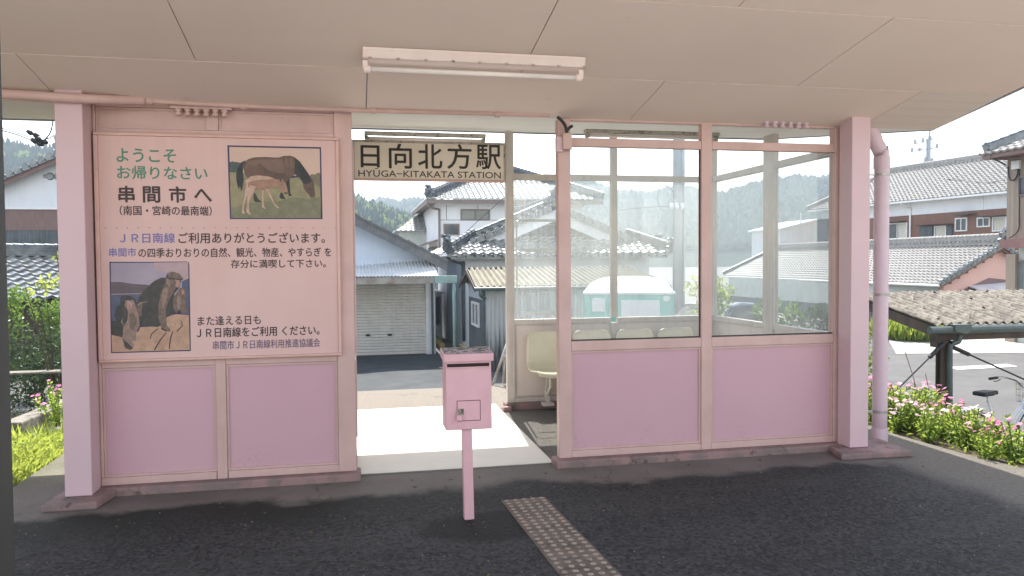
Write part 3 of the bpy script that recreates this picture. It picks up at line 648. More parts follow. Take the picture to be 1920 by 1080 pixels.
T = lambda *a, **k: text_mesh(a[0], 'lettering', a[1], BD, *a[2:], BY, **k)
T('ようこそ', 'ink_green', 219, 330, 304, 279, fat=.0016)
T('お帰りなさい', 'ink_green', 220, 389, 336.5, 312, fat=.0016)
for ch, x0, x1, yb, yt in (('串', 223, 252, 379, 349), ('間', 269, 300, 379.5, 350), ('市', 318, 349, 379.5, 350), ('へ', 365, 397, 378, 355)): T(ch, 'ink_brown', x0, x1, yb, yt, fat=.0032)
T('（南国・宮崎の最南端）', 'ink_brown', 225, 397, 404, 386, fat=.0010)
T('ＪＲ日南線', 'ink_blue', 225, 328, 455.5, 437, fat=.0013); T('ご利用ありがとうございます。', 'ink_brown', 335, 609, 456, 436, fat=.0013)
T('串間市', 'ink_blue', 205, 255.5, 481, 465, fat=.0010); T('の四季おりおりの自然、観光、物産、やすらぎ を', 'ink_brown', 260, 621, 482, 464.5, fat=.0010)
T('存分に満喫して下さい。', 'ink_brown', 433, 611, 502, 486.5, fat=.0010)
T('また逢える日も', 'ink_brown', 371, 489, 609, 592, fat=.0010); T('ＪＲ日南線をご利用 ください。', 'ink_brown', 369, 599, 630.5, 612.5, fat=.0013)
T('串間市ＪＲ日南線利用推進協議会', 'ink_violet', 399.5, 600, 653, 636.5, fat=.0007)
# photograph of the grazing horse and foal
def pm(name, a, b_, sc=14, **k): M[name] = pmat(name, a, b_, sc, rough=.5, **k)
pm('print_sky', (.60, .42, .33), (.56, .40, .34), 6); pm('print_field', (.22, .20, .11), (.30, .26, .15), 22); pm('print_field_dark', (.15, .15, .085), (.21, .20, .12), 30)
pm('print_trees', (.05, .075, .065), (.09, .11, .09), 30); pm('print_bay', (.15, .085, .06), (.085, .055, .045), 12); pm('print_bay_light', (.185, .115, .085), (.15, .09, .065), 16); pm('print_dark', (.018, .022, .024), (.045, .04, .038), 18)
pm('print_foal', (.36, .21, .14), (.25, .14, .095), 20); pm('print_foal_light', (.55, .38, .29), (.42, .27, .2), 20); pm('print_shrub', (.13, .12, .075), (.21, .18, .12), 40)
def photo(box, corners):
    o = thing_part(BD, box, corners); return o
def thing_part(par, box, corners):
    o = flat(par, 'photograph', 'navy', corners, BY, .0008, box); o.matrix_parent_inverse = Matrix.Translation(-par.location); return o
HB = (420, 260, 6.75)
ph = thing_part(BD, HB, [(42, 84), (1228, 108), (1248, 1018), (76, 1018)])
def H(name, m, pts, l): flat(ph, name, m, pts, BY, l, HB)
H('print_sky', 'print_sky', [(66, 104), (1210, 128), (1218, 470), (76, 470)], .0014)
H('print_field', 'print_field', [(72, 425), (400, 440), (840, 500), (1090, 470), (1216, 480), (1226, 1004), (92, 1004)], .0020)
H('print_trees', 'print_trees', [(70, 290), (90, 296), (110, 285), (132, 298), (160, 294), (200, 305), (230, 300), (230, 430), (74, 425)], .0020)
H('print_shrub', 'print_shrub', [(1080, 470), (1110, 450), (1150, 455), (1180, 435), (1216, 432), (1220, 620), (1180, 590), (1140, 545), (1090, 510)], .0026)
H('print_field_dark', 'print_field_dark', [(95, 890), (300, 820), (480, 800), (700, 790), (880, 740), (1100, 760), (1226, 730), (1226, 1004), (92, 1004)], .0026)
# mare: far legs, near legs, barrel, neck, mane, tail, head
H('print_dark', 'print_dark', [(720, 680), (745, 690), (760, 730), (782, 765), (735, 768), (700, 742)], .0032)
H('print_dark', 'print_dark', [(380, 690), (400, 700), (430, 760), (475, 800), (420, 806), (385, 795), (372, 740)], .0032)
H('print_dark', 'print_dark', [(760, 480), (830, 480), (834, 600), (838, 690), (862, 724), (820, 726), (808, 640), (790, 590)], .0034)
H('print_bay', 'print_bay', [(242, 350), (262, 300), (310, 258), (380, 238), (520, 232), (640, 240), (700, 238), (760, 218), (840, 216), (890, 232), (960, 290), (1010, 360), (1060, 430), (1095, 490), (1130, 530), (1142, 570), (1140, 640), (1156, 700), (1146, 748), (1098, 748), (1075, 706), (1040, 672), (1005, 620), (1000, 560), (960, 500), (900, 455), (840, 492), (800, 540), (740, 560), (640, 540), (520, 520), (400, 520), (330, 540), (300, 500), (262, 440)], .0038)
H('print_bay_light', 'print_bay_light', [(300, 290), (420, 262), (600, 262), (740, 262), (800, 320), (790, 430), (700, 440), (560, 400), (470, 330), (380, 360), (280, 400), (262, 360)], .0044)
H('print_dark', 'print_dark', [(900, 240), (960, 290), (1010, 360), (1060, 430), (1095, 490), (1110, 540), (1060, 580), (1005, 570), (960, 500), (905, 455), (880, 400), (890, 320)], .0046)
H('print_dark', 'print_dark', [(280, 272), (220, 300), (180, 360), (155, 450), (160, 540), (185, 640), (200, 600), (224, 665), (240, 590), (250, 520), (240, 430), (244, 340)], .0046)
H('print_bay', 'print_bay', [(1010, 600), (1060, 570), (1125, 560), (1142, 610), (1150, 690), (1140, 735), (1100, 735), (1080, 700), (1040, 665)], .0050)
H('print_dark', 'print_dark', [(430, 505), (560, 520), (700, 530), (760, 545), (720, 560), (560, 545), (420, 530)], .0042)
pm('print_bay_mid', (.115, .07, .052), (.16, .095, .07), 20); H('print_bay_mid', 'print_bay_mid', [(262, 400), (320, 330), (400, 350), (470, 300), (480, 380), (420, 470), (330, 520), (300, 490)], .0048); H('print_bay_mid', 'print_bay_mid', [(740, 280), (860, 240), (900, 300), (890, 420), (830, 490), (780, 470), (760, 380)], .0048)
H('print_peel_streak', 'print_bay_light', [(770, 232), (800, 228), (806, 360), (788, 380), (776, 330)], .0050); H('print_bay_light', 'print_bay_light', [(840, 236), (858, 236), (864, 330), (850, 350)], .0050)
# foal
H('print_foal', 'print_foal', [(300, 520), (330, 480), (400, 465), (460, 468), (540, 478), (600, 498), (660, 515), (700, 522), (712, 516), (722, 536), (742, 514), (756, 516), (754, 545), (782, 590), (802, 640), (800, 676), (760, 690), (722, 676), (690, 610), (600, 610), (570, 650), (500, 655), (400, 648), (330, 660), (305, 600)], .0054)
H('print_foal_light', 'print_foal_light', [(300, 510), (340, 480), (430, 466), (560, 478), (640, 505), (560, 520), (450, 520), (340, 540), (290, 560), (262, 540)], .0058)
H('print_foal_light', 'print_foal_light', [(280, 560), (330, 560), (322, 660), (285, 740), (262, 820), (250, 900), (268, 948), (226, 946), (236, 830), (262, 720)], .0052)
H('print_foal_light', 'print_foal_light', [(330, 590), (410, 600), (370, 690), (330, 760), (318, 850), (322, 920), (342, 958), (316, 960), (284, 928), (296, 800), (300, 700)], .0060)
H('print_foal_light', 'print_foal_light', [(478, 650), (506, 652), (500, 760), (508, 850), (530, 886), (506, 884), (478, 858), (486, 760)], .0052)
H('print_foal_light', 'print_foal_light', [(520, 640), (572, 640), (606, 740), (640, 820), (702, 876), (676, 882), (640, 846), (580, 740)], .0060)
H('print_dark', 'print_dark', [(704, 518), (718, 520), (722, 552), (708, 548)], .0062); H('print_dark', 'print_dark', [(764, 680), (806, 684), (800, 700), (766, 698)], .0062)
# photograph of the macaques on a rock
pm('print_dusk', (.29, .25, .31), (.35, .29, .34), 5); pm('print_hill', (.095, .075, .085), (.13, .10, .11), 14); pm('print_sea', (.075, .085, .14), (.10, .11, .16), 18); pm('print_rock', (.50, .31, .21), (.37, .23, .16), 16, spots=(.17, .09, .07), spot_sc=60, spot_lo=.6, spot_hi=.64)
pm('print_peel', (.44, .31, .32), (.38, .27, .29), 16); pm('print_fur_dark', (.035, .036, .034), (.065, .058, .052), 30); pm('print_fur', (.20, .135, .105), (.115, .078, .062), 34); pm('print_face', (.42, .24, .19), (.32, .18, .15), 30); pm('print_fur_light', (.30, .205, .16), (.2, .14, .11), 34)
MK = (190, 480, 5.683)
ph2 = thing_part(BD, MK, [(86, 62), (560, 62), (915, 58), (918, 66), (932, 66), (938, 100), (954, 1012), (104, 1036)])
def K(name, m, pts, l): flat(ph2, name, m, pts, BY, l, MK)
K('print_dusk', 'print_dusk', [(100, 74), (924, 70), (930, 420), (104, 420)], .0014)
K('print_peel', 'print_peel', [(556, 70), (926, 64), (930, 240), (880, 250), (800, 190), (760, 160), (680, 180), (640, 150), (590, 160), (560, 110)], .0020)
K('print_hill', 'print_hill', [(102, 278), (200, 276), (330, 296), (480, 306), (600, 330), (600, 410), (104, 404)], .0020)
K('print_sea', 'print_sea', [(104, 404), (560, 398), (560, 700), (110, 690)], .0026); K('print_sea', 'print_sea', [(860, 270), (930, 240), (936, 620), (860, 620)], .0022)
K('print_peel', 'print_peel', [(106, 404), (440, 398), (440, 404), (106, 411)], .0030)
K('print_rock', 'print_rock', [(110, 840), (240, 870), (380, 760), (560, 750), (700, 640), (800, 620), (934, 628), (944, 1000), (116, 1024)], .0032)
K('print_fur_dark', 'print_fur_dark', [(108, 690), (300, 690), (420, 740), (400, 800), (250, 870), (112, 836)], .0034)
K('print_fur', 'print_fur', [(840, 340), (886, 340), (912, 370), (894, 420), (900, 500), (920, 600), (860, 612), (830, 560), (800, 612), (770, 560), (760, 460), (800, 400)], .0038)
K('print_face', 'print_face', [(850, 362), (884, 362), (886, 400), (862, 410)], .0044)
K('print_fur_dark', 'print_fur_dark', [(700, 190), (760, 165), (830, 185), (876, 246), (850, 260), (830, 340), (780, 400), (760, 500), (780, 620), (700, 650), (640, 740), (600, 755), (420, 740), (400, 640), (380, 520), (400, 440), (470, 350), (560, 270), (640, 230), (690, 232)], .0044)
K('print_fur', 'print_fur', [(700, 250), (780, 250), (800, 330), (760, 400), (720, 480), (690, 560), (690, 660), (700, 740), (740, 780), (734, 806), (690, 800), (640, 760), (610, 660), (610, 520), (640, 380)], .0050)
K('print_face', 'print_face', [(784, 250), (840, 258), (836, 320), (814, 340), (790, 320), (796, 280)], .0056); K('print_fur', 'print_fur', [(700, 190), (760, 165), (830, 185), (870, 244), (800, 240), (720, 230)], .0056)
K('print_fur', 'print_fur', [(400, 510), (470, 500), (500, 560), (440, 640), (410, 640), (376, 560)], .0050)
K('print_fur_dark', 'print_fur_dark', [(205, 440), (240, 420), (320, 425), (370, 470), (380, 520), (300, 560), (260, 640), (240, 740), (170, 700), (142, 630), (160, 550), (205, 510)], .0056)
K('print_fur_light', 'print_fur_light', [(260, 470), (350, 470), (370, 540), (404, 640), (412, 740), (370, 820), (372, 900), (320, 900), (352, 940), (336, 984), (270, 960), (226, 880), (240, 740), (210, 700), (250, 620), (280, 570), (250, 530)], .0062)
K('print_face', 'print_face', [(276, 490), (336, 490), (330, 556), (300, 572), (276, 550)], .0068)
K('print_peel', 'print_peel', [(276, 474), (300, 478), (304, 502), (286, 504)], .0072); K('print_peel', 'print_peel', [(300, 494), (332, 492), (334, 518), (306, 520)], .0072)
K('print_fur_mid', 'print_fur_dark', [(440, 500), (480, 470), (500, 480), (520, 560), (590, 640), (600, 700), (560, 740), (450, 720), (430, 640)], .0052); K('print_fur_light', 'print_fur_light', [(380, 524), (420, 492), (496, 486), (496, 492), (430, 502), (392, 530)], .0056)
K('print_fur_light', 'print_fur_light', [(660, 360), (700, 330), (716, 400), (690, 480), (664, 560), (650, 520), (640, 440)], .0056); K('print_fur_light', 'print_fur_light', [(690, 240), (720, 240), (740, 300), (720, 330), (694, 290)], .0058)
K('print_fur_dark', 'print_fur_dark', [(250, 560), (290, 590), (280, 680), (250, 740), (226, 700)], .0064); K('print_fur', 'print_fur', [(300, 620), (350, 600), (380, 700), (350, 800), (310, 780)], .0066); K('print_fur_dark', 'print_fur_dark', [(230, 880), (300, 940), (340, 980), (310, 1000), (256, 980)], .0066)
K('print_fur_dark', 'print_fur_dark', [(640, 760), (700, 790), (690, 806), (640, 780)], .0056); K('print_fur_light', 'print_fur_light', [(810, 420), (850, 430), (846, 520), (826, 590), (806, 520)], .0042)
for pts in ([(520, 880), (530, 830), (600, 770), (606, 776), (540, 836), (528, 884)], [(560, 1000), (620, 900), (690, 810), (698, 816), (630, 905), (572, 1004)], [(720, 990), (730, 880), (760, 800), (768, 804), (742, 884), (730, 994)], [(800, 800), (860, 740), (850, 690), (858, 690), (870, 744), (810, 806)]): K('print_dark', 'print_dark', pts, .0040)

# --- station name sign over the doorway
SY = 7.985
s0 = onY(657, 264, SY); s1 = onY(949, 338, SY)
SG = thing('station_sign', 'beige station name sign with big black characters hung across the doorway', 'sign', (.78, 8.0, 2.4))
mb = MB(); mb.box(.0, SY, 2.428, 1.572, SY+.05, 2.792); mb.build('face', 'sign', SG)
mb = MB(); mb.box(-.005, SY-.01, 2.407, 1.575, SY+.06, 2.427); mb.build('frame', 'pink_frame', SG, bevel=.003)
mb = MB(); mb.box(-.005, SY-.012, 2.793, 1.575, SY+.06, 2.815); mb.box(.0, SY-.008, 2.43, .022, SY-.001, 2.79); mb.box(1.555, SY-.008, 2.43, 1.574, SY-.001, 2.79); mb.build('frame', 'lamp_rust', SG, bevel=.003)
for ch, x0, x1, yb, yt in (('日', 677, 711.5, 313.5, 273), ('向', 730, 772, 315.5, 270), ('北', 784.5, 829, 316, 271), ('方', 839, 884, 316.5, 271), ('駅', 893, 939, 317, 272)):
    text_mesh(ch, 'lettering', 'ink', SG, x0, x1, yb, yt, SY, fat=.0035)
text_mesh('HYŪGA−KITAKATA STATION', 'lettering', 'ink', SG, 672, 939, 332.8, 317.2, SY, fat=.0008)

# --- fluorescent lamps
def lamp(name, label, x0, x1, y, zt, hous=(.10, .05), tube=True, m='lamp_white', drop=.085, slope=0):
    t = thing(name, label, 'ceiling lamp', ((x0+x1)/2, y, zt))
    mb = MB(); mb.T = lambda p: Vector((p.x, p.y, p.z-slope*(p.y-y)))
    mb.prism([(x0, y-hous[0]/2, zt), (x0, y-hous[0]*.5, zt-.012), (x0, y-hous[0]*.32, zt-hous[1]), (x0, y+hous[0]*.32, zt-hous[1]), (x0, y+hous[0]*.5, zt-.012), (x0, y+hous[0]/2, zt)], (x1-x0, 0, 0))
    mb.build('housing', m, t, bevel=.002)
    if tube:
        mb = MB(); mb.tube([(x0+.045, y, zt-drop), (x1-.045, y, zt-drop)], .016, 14); mb.build('tube', 'tube', t, smooth=True)
        for xx, sgn in ((x0, 1), (x1, -1)):
            mb = MB(); mb.box(min(xx, xx+sgn*.028), y-.017, zt-hous[1]-.001, max(xx, xx+sgn*.028), y+.017, zt-drop+.002); mb.lathe([(.0, 0), (.024, .002), (.024, .03), (.017, .042)], (xx+sgn*.004, y, zt-drop), (sgn, 0, 0), 14)
            mb.build('socket', m, t)
    return t
yL = 4.70; zL = cz(yL)
L1_ = lamp('fluorescent_lamp', 'long pink batten lamp with one bare tube under the sloping canopy ceiling', .068, 1.435, yL+.03, cz(yL+.03)-.004, (.13, .055), True, 'lamp_white', .105, KF)
mb = MB()
for k in range(9):
    x = .10+k*.165; mb.box(x, yL-.028, zL-.066, x+.02, yL-.020, zL-.054)
mb.build('clip', 'lamp_rust', L1_)
lamp('fluorescent_lamp', 'rusty bare lamp channel mounted above the station name sign', .12, 1.36, 7.97, 2.895, (.09, .035), True, 'lamp_rust', .066)
lamp('fluorescent_lamp', 'white lamp inside the glazed waiting bay, under the rear ceiling', 2.22, 3.62, 7.25, cz(7.25)-.006, (.09, .03), True, 'lamp_rust', .055)

# --- ticket box on its post
MX0, MX1, MY = .525, .815, 4.60
TB = thing('ticket_box', 'pink steel collection box with slot and padlocked hatch on a thin post', 'collection box', (.667, MY+.04, 0))
mb = MB(); mb.prism([(MX0+.003, MY, .555), (MX1-.003, MY, .552), (MX1-.006, MY, .985), (MX0+.006, MY, .985)], (0, .17, 0)); bd = mb.build('body', 'pink_box', TB, bevel=.006)
mb = MB(); mb.prism([(MX0-.008, MY-.012, .968), (MX0-.008, MY-.014, 1.016), (MX0-.008, MY+.182, 1.036), (MX0-.008, MY+.182, .985)], (MX1-MX0+.016, 0, 0)); mb.build('lid', 'pink_box', TB, bevel=.005)
M['grime'] = pmat('grime', (.09, .085, .08), (.40, .34, .34), 26, .42, .56, rough=.9)
mb = MB(); mb.prism([(MX0+.0, MY-.006, 1.0185), (MX1-.0, MY-.006, 1.0185), (MX1-.0, MY+.176, 1.0372), (MX0+.0, MY+.176, 1.0372)], (0, 0, .0015)); mb.build('grime_film', 'grime', TB)
mb = MB(); mb.box(MX0+.014, MY-.002, .938, MX1-.018, MY+.004, .958); sl_ = mb.build('slot', 'dirt_black', TB)
mb = MB(); mb.box(MX0+.012, MY-.007, .932, MX1-.016, MY-.001, .937); mb.build('slot_lip', 'pink_box', TB)
h0 = onY(857.5, 752.5, MY); h1 = onY(900, 787, MY)
mb = MB(); mb.box(h0.x, MY-.0045, h1.z, h1.x, MY+.002, h0.z); mb.build('hatch', 'pink_box', TB, bevel=.002)
mb = MB(); g = .0035
mb.box(h0.x-g, MY-.001, h1.z-g, h0.x, MY+.002, h0.z+g); mb.box(h1.x, MY-.001, h1.z-g, h1.x+g, MY+.002, h0.z+g); mb.box(h0.x, MY-.001, h0.z, h1.x, MY+.002, h0.z+g); mb.box(h0.x, MY-.001, h1.z-g, h1.x, MY+.002, h1.z); mb.build('hatch_gap', 'dirt_black', TB)
pc = onY(861, 783, MY-.02); mb = MB(); mb.box(pc.x-.016, MY-.028, pc.z-.02, pc.x+.016, MY-.008, pc.z+.014); mb.build('padlock', 'pink_box', TB, bevel=.004)
mb = MB(); mb.tube(curve_pts([(pc.x-.01, MY-.018, pc.z+.014), (pc.x-.01, MY-.018, pc.z+.034), (pc.x, MY-.018, pc.z+.044), (pc.x+.01, MY-.018, pc.z+.034), (pc.x+.01, MY-.018, pc.z+.014)], 4), .0035, 8)
mb.box(pc.x-.012, MY-.007, pc.z+.012, pc.x+.03, MY-.0046, pc.z+.05); mb.build('hasp', 'lamp_rust', TB)
mb = MB(); mb.prism([(pc.x-.012, MY-.0012, pc.z+.06), (pc.x-.002, MY-.0012, pc.z+.075), (pc.x+.006, MY-.0012, pc.z+.05), (pc.x+.014, MY-.0012, pc.z+.02), (pc.x-.01, MY-.0012, pc.z+.02)], (0, .001, 0)); mb.build('rust_patch', 'dirt_black', TB)
mb = MB(); mb.bar((.6605, MY+.045, .56), (.667, MY+.03, 0.0), .060, .055, (0, 1, 0)); mb.build('post', 'pink_box', TB, bevel=.004)

# --- tactile paving strip: separate 30 cm tiles
M['tactile'] = pmat('tactile', (.29, .22, .16), (.19, .145, .11), 9, rough=.85, bst=.3, spots=(.06, .05, .045), spot_sc=12, spot_lo=.56, spot_hi=.64)
m, nt, b = base_mat('tactile_tile'); co = coords(nt); sp = nt.nodes.new('ShaderNodeSeparateXYZ'); nt.links.new(co, sp.inputs[0])
oi = nt.nodes.new('ShaderNodeObjectInfo'); va = nt.nodes.new('ShaderNodeVectorMath'); va.operation = 'ADD'; nt.links.new(co, va.inputs[0]); nt.links.new(oi.outputs['Location'], va.inputs[1])
f1, _ = noisefac(nt, va.outputs[0], 5, .35, .65); f2, h_ = noisefac(nt, va.outputs[0], 26, .54, .64, 8, .7)
mr = nd(nt, 'ShaderNodeMapRange'); mr.inputs[1].default_value = .0112; mr.inputs[2].default_value = .0148; nt.links.new(sp.outputs[2], mr.inputs[0])
cl = mixc(nt, f1, (.19, .14, .105), (.11, .085, .066)); cl = mixc(nt, mr.outputs[0], cl, (.33, .27, .215)); cl = mixc(nt, f2, cl, (.07, .058, .05)); nt.links.new(cl, b.inputs['Base Color']); b.inputs['Roughness'].default_value = .85; bump(nt, b, h_, .4); M['tactile'] = m
def tactile_mesh():
    mb = MB(); mb.box(-.148, -.148, 0, .148, .148, .010)
    for i in range(5):
        for j in range(5):
            mb.lathe([(.019, .010), (.0165, .0145), (.011, .0165), (.0, .0165)], (-.118+i*.059, -.118+j*.059, 0), (0, 0, 1), 10)
    return mb
tp = None
for k in range(7):
    y = 4.78-.30*k; x = 1.071+.049*(4.93-y)
    if tp is None:
        tp = tactile_mesh().build('tactile_tile', 'tactile'); o = tp
    else: o = tp.copy(); COL.objects.link(o)
    o.location = (x, y, -.004); o.rotation_euler = (0, 0, .049)
    tag(o, 'worn dotted paving tile in the short strip leading to the doorway', 'paving tile', 'dotted tactile tiles on the platform')
tag(tp, 'worn dotted paving tile in the short strip leading to the doorway', 'paving tile', 'dotted tactile tiles on the platform')

# --- drainpipe at the right end
DP = thing('drainpipe', 'fat pale pink drainpipe with steel straps at the right corner of the shelter', 'drainpipe', (4.34, 5.76, 0))
px_, py_ = 4.365, 5.76
mb = MB(); mb.tube(curve_pts([(px_, py_, .012), (px_, py_, 1.2), (px_, py_, 2.36), (px_-.015, py_, 2.47), (px_-.075, py_, 2.57), (px_-.12, py_, 2.66)], 4), .060, 20); mb.build('pipe', 'pink_pipe', DP, smooth=True)
for a, b in (((px_, py_, 2.33), (px_, py_, 2.43)), ((px_, py_, .012), (px_, py_, .135)), ((px_-.07, py_, 2.555), (px_-.125, py_, 2.668))):
    mb = MB(); mb.tube([a, b], .0665, 20); mb.build('sleeve', 'pink_pipe', DP)
for py in (328, 552, 771):
    z = onY(1650, py, 5.76).z; mb = MB(); mb.tube([(px_, py_, z-.011), (px_, py_, z+.011)], .0635, 20); mb.box(4.052, py_-.008, z-.008, px_-.06, py_+.008, z+.008); mb.build('strap', 'steel', DP)

# --- cable conduits, junction box, knob insulators
CD = thing('conduit', 'pink cable conduit running along the top of the shelter front', 'conduit', (0, 5.6, 2.66))
mb = MB(); mb.tube(curve_pts([(-5.5, 5.40, 2.68), (-3.2, 5.41, 2.672), (-2.0, 5.43, 2.645), (-1.72, 5.45, 2.64), (-1.5, 5.53, 2.655), (-1.36, 5.59, 2.668)], 6), .031, 14); mb.build('thick_pipe', 'pink_frame', CD, smooth=True)
mb = MB(); mb.tube(curve_pts([(-1.37, 5.59, 2.668), (-.9, 5.62, 2.66), (0, 5.63, 2.655), (.8, 5.63, 2.66), (1.45, 5.63, 2.667)], 6), .0165, 12); mb.build('thin_pipe', 'pink_frame', CD, smooth=True)
mb = MB()
for x in (-1.33, -.73, .15, 1.05): mb.tube([(x-.02, 5.626 if x > -1 else 5.593, 2.658 if x > -1 else 2.667), (x+.02, 5.626 if x > -1 else 5.596, 2.658 if x > -1 else 2.667)], .024, 12)
mb.build('clamp', 'pink_frame', CD)
def insulators(label, x0, x1, n, y, z, m, back):
    t = thing('insulator_row', label, 'insulator row', ((x0+x1)/2, y, z))
    mb = MB(); mb.box(x0-.02, y-.012, z, x1+.02, y+.03, z+back); mb.build('backing', m, t, bevel=.003)
    for k in range(n):
        x = x0+(x1-x0)*(k+.5)/n; mb = MB(); mb.lathe([(.0, 0), (.021, .0), (.024, -.012), (.014, -.018), (.014, -.026), (.022, -.031), (.020, -.045), (.009, -.049), (0, -.05)], (x, y, z), (0, 0, 1), 12); mb.build('knob', m, t, smooth=True)
insulators('row of six pink knob insulators above the notice board', -1.19, -.83, 6, 5.645, 2.632, 'pink_frame', .02)
insulators('row of six pale pink knob insulators above the right glazed panel', 3.20, 3.62, 6, 5.645, 2.672, 'pink_pipe', .022)
JB = thing('junction_box', 'small pink electrical box with black cables on the front post', 'electrical box', (1.58, 5.64, 2.4))
mb = MB(); a = onY(1056, 249, 5.60); b = onY(1073, 280, 5.60); mb.box(a.x, 5.60, b.z, b.x, 5.680, a.z); mb.build('case', 'pink_frame', JB, bevel=.006)
a = onY(1043, 256, 5.64); b = onY(1056, 285, 5.64); mb = MB(); mb.box(a.x, 5.63, b.z, b.x-.002, 5.681, a.z); mb.build('side_box', 'pink_post', JB, bevel=.005)
P_ = lambda x, y, Y=5.62: onY(x, y, Y)
mb = MB(); mb.tube(curve_pts([P_(1045, 219), P_(1053, 226), P_(1060, 236), P_(1063, 249)], 5), .012, 10); mb.build('cable', 'black_rubber', JB, smooth=True)
mb = MB(); mb.tube(curve_pts([P_(1062, 246), P_(1066, 241), P_(1073, 236)], 5), .012, 10); mb.build('cable', 'black_rubber', JB, smooth=True)

# --- moulded seats along the rear wall
def seat():
    t = thing('bench_seat', 'x', 'seat', (0, 0, 0), 'cream moulded seats along the rear wall')
    prof = [(.16, .83, .15), (.155, .80, .20), (.14, .72, .222), (.12, .60, .228), (.09, .50, .228), (.03, .435, .228), (-.08, .415, .228), (-.20, .425, .225), (-.26, .43, .21), (-.285, .415, .19), (-.29, .39, .18)]
    prof = [tuple(v) for v in curve_pts([(a, b, c) for a, b, c in prof], 3)]
    mb = MB(); N = 16; vs = []
    for (y, z, hw) in prof:
        for k in range(N+1):
            u = -1+2*k/N; dish = .035*u*u; vs.append((u*hw, y-(dish if z > .5 else 0), z+(dish*.7 if z <= .5 else 0)))
    mb.add(vs, [(j*(N+1)+k, j*(N+1)+k+1, (j+1)*(N+1)+k+1, (j+1)*(N+1)+k) for j in range(len(prof)-1) for k in range(N)])
    sh = mb.build('shell', 'seat', t, smooth=True); md = sh.modifiers.new('solid', 'SOLIDIFY'); md.thickness = .012; md.offset = -1
    mb = MB(); mb.box(-.09, -.10, .375, .09, .02, .40); mb.tube([(0, -.03, .375), (0, -.03, .26), (0, .10, .16)], .018, 10); mb.build('support', 'seat_metal', t)
    mb = MB(); mb.bar((0, .02, .36), (0, .16, .12), .05, .02); mb.bar((0, .10, .20), (0, .10, .075), .05, .02); mb.box(-.06, .05, .045, .06, .18, .075); mb.build('leg', 'seat_metal', t, bevel=.003)
    return t
def copy_tree(o, parent=None):
    c = o.copy(); COL.objects.link(c)
    if parent: c.parent = parent
    for ch in list(o.children): copy_tree(ch, c)
    return c
st = seat(); bpy.context.view_layer.update()
for i, (x, lab) in enumerate(((1.99, 'cream moulded seat seen in the doorway beside the open post'), (2.48, 'cream moulded seat behind the left half of the left front pane'), (2.97, 'cream moulded seat behind the middle of the left front pane'), (3.45, 'cream moulded seat at the far corner end of the row'))):
    o = st if i == 0 else copy_tree(st)
    o.location = (x, 7.78, 0); o['label'] = lab

# --- leaning steel stand by the steps
TS = thing('handrail', 'grey steel A-shaped handrail frame outside the rear doorway', 'handrail', (1.9, 9.6, 0))
q = lambda x, y, Y=9.62: onY(x, y, Y)
for nm, a, b in (('leg', q(951, 644), q(925, 719)), ('leg', q(945.5, 668), q(944.5, 719)), ('leg', q(949, 655, 9.66), q(975, 721, 9.66))):
    mb = MB(); mb.tube([a, b], .019, 10); mb.build(nm, 'steel', TS, smooth=True)
mb = MB(); mb.lathe([(0, -.035), (.025, -.03), (.036, 0), (.025, .03), (0, .035)], q(946, 667), (0, 0, 1), 12); mb.build('joint', 'steel', TS, smooth=True)
mb = MB(); a = q(950, 648); mb.tube([a, a+Vector((.02, 1.6, -.95))], .019, 10); mb.build('rail', 'steel', TS, smooth=True)

# --- edge of the train door the photo was taken from
TD = thing('train_door', 'dark green edge of an open train door at the left border', 'train door', (-.46, .78, .0))
a0 = onY(-14, 0, .80); a1 = onY(10, 1080, .80)
mb = MB(); mb.prism([(a0.x-.75, .78, a1.z-.6), (a1.x-.006, .78, a1.z-.6), (a1.x-.006, .78, a1.z), (a0.x-.008, .78, a0.z+.3), (a0.x-.75, .78, a0.z+.3)], (0, .04, 0)); mb.build('leaf', 'door_dark', TD, bevel=.004)
mb = MB(); mb.bar((a1.x-.0045, .80, a1.z-.6), (a0.x-.0065, .80, a0.z+.3), .010, .045, (0, 1, 0)); mb.build('edge_seal', 'black_rubber', TD, bevel=.004)
# ------------------------------------------------------------------ the town behind
def part_box(name, m, par, *boxes, T=None, bevel=0):
    mb = MB(); mb.T = T
    for b in boxes: mb.box(*b)
    return mb.build(name, m, par, bevel=bevel)
def window(par, T, u0, u1, w0, w1, v=0, glass='window', fm='white_metal', fw=.05, split=1, curtain=None):
    """aluminium window standing proud of a wall whose outer face is at local v; frame with a sub-part pane"""
    mb = MB(); mb.T = T
    mb.box(u0-fw, v-.05, w0-fw, u1+fw, v-.002, w0); mb.box(u0-fw, v-.05, w1, u1+fw, v-.002, w1+fw)
    mb.box(u0-fw, v-.049, w0+.001, u0, v-.002, w1-.001); mb.box(u1, v-.049, w0+.001, u1+fw, v-.002, w1-.001)
    for k in range(1, split+1) if split > 0 else ():
        x = u0+(u1-u0)*k/(split+1); mb.box(x-.025, v-.045, w0+.001, x+.025, v-.003, w1-.001)
    f = mb.build('window', fm, par)
    mb = MB(); mb.T = T; mb.box(u0, v-.018, w0, u1, v-.003, w1); p = mb.build('pane', glass, par); p.parent = f; p.matrix_parent_inverse = Matrix()
    if curtain:
        mb = MB(); mb.T = T; n = 24; vs = []
        for k in range(n+1):
            x = curtain[0]+(curtain[1]-curtain[0])*k/n; vs += [(x, v-.026+.006*math.sin(k*1.9), w0+.01), (x, v-.026+.006*math.sin(k*1.9), w1-.01)]
        mb.add(vs, [(2*k, 2*k+2, 2*k+3, 2*k+1) for k in range(n)]); c = mb.build('curtain', 'curtain', par); c.parent = f; c.matrix_parent_inverse = Matrix()
    return f
def gutter(mb, p0, p1, r=.06):
    mb.tube([p0, p1], r, 10)
ID = lambda p: Vector(p)

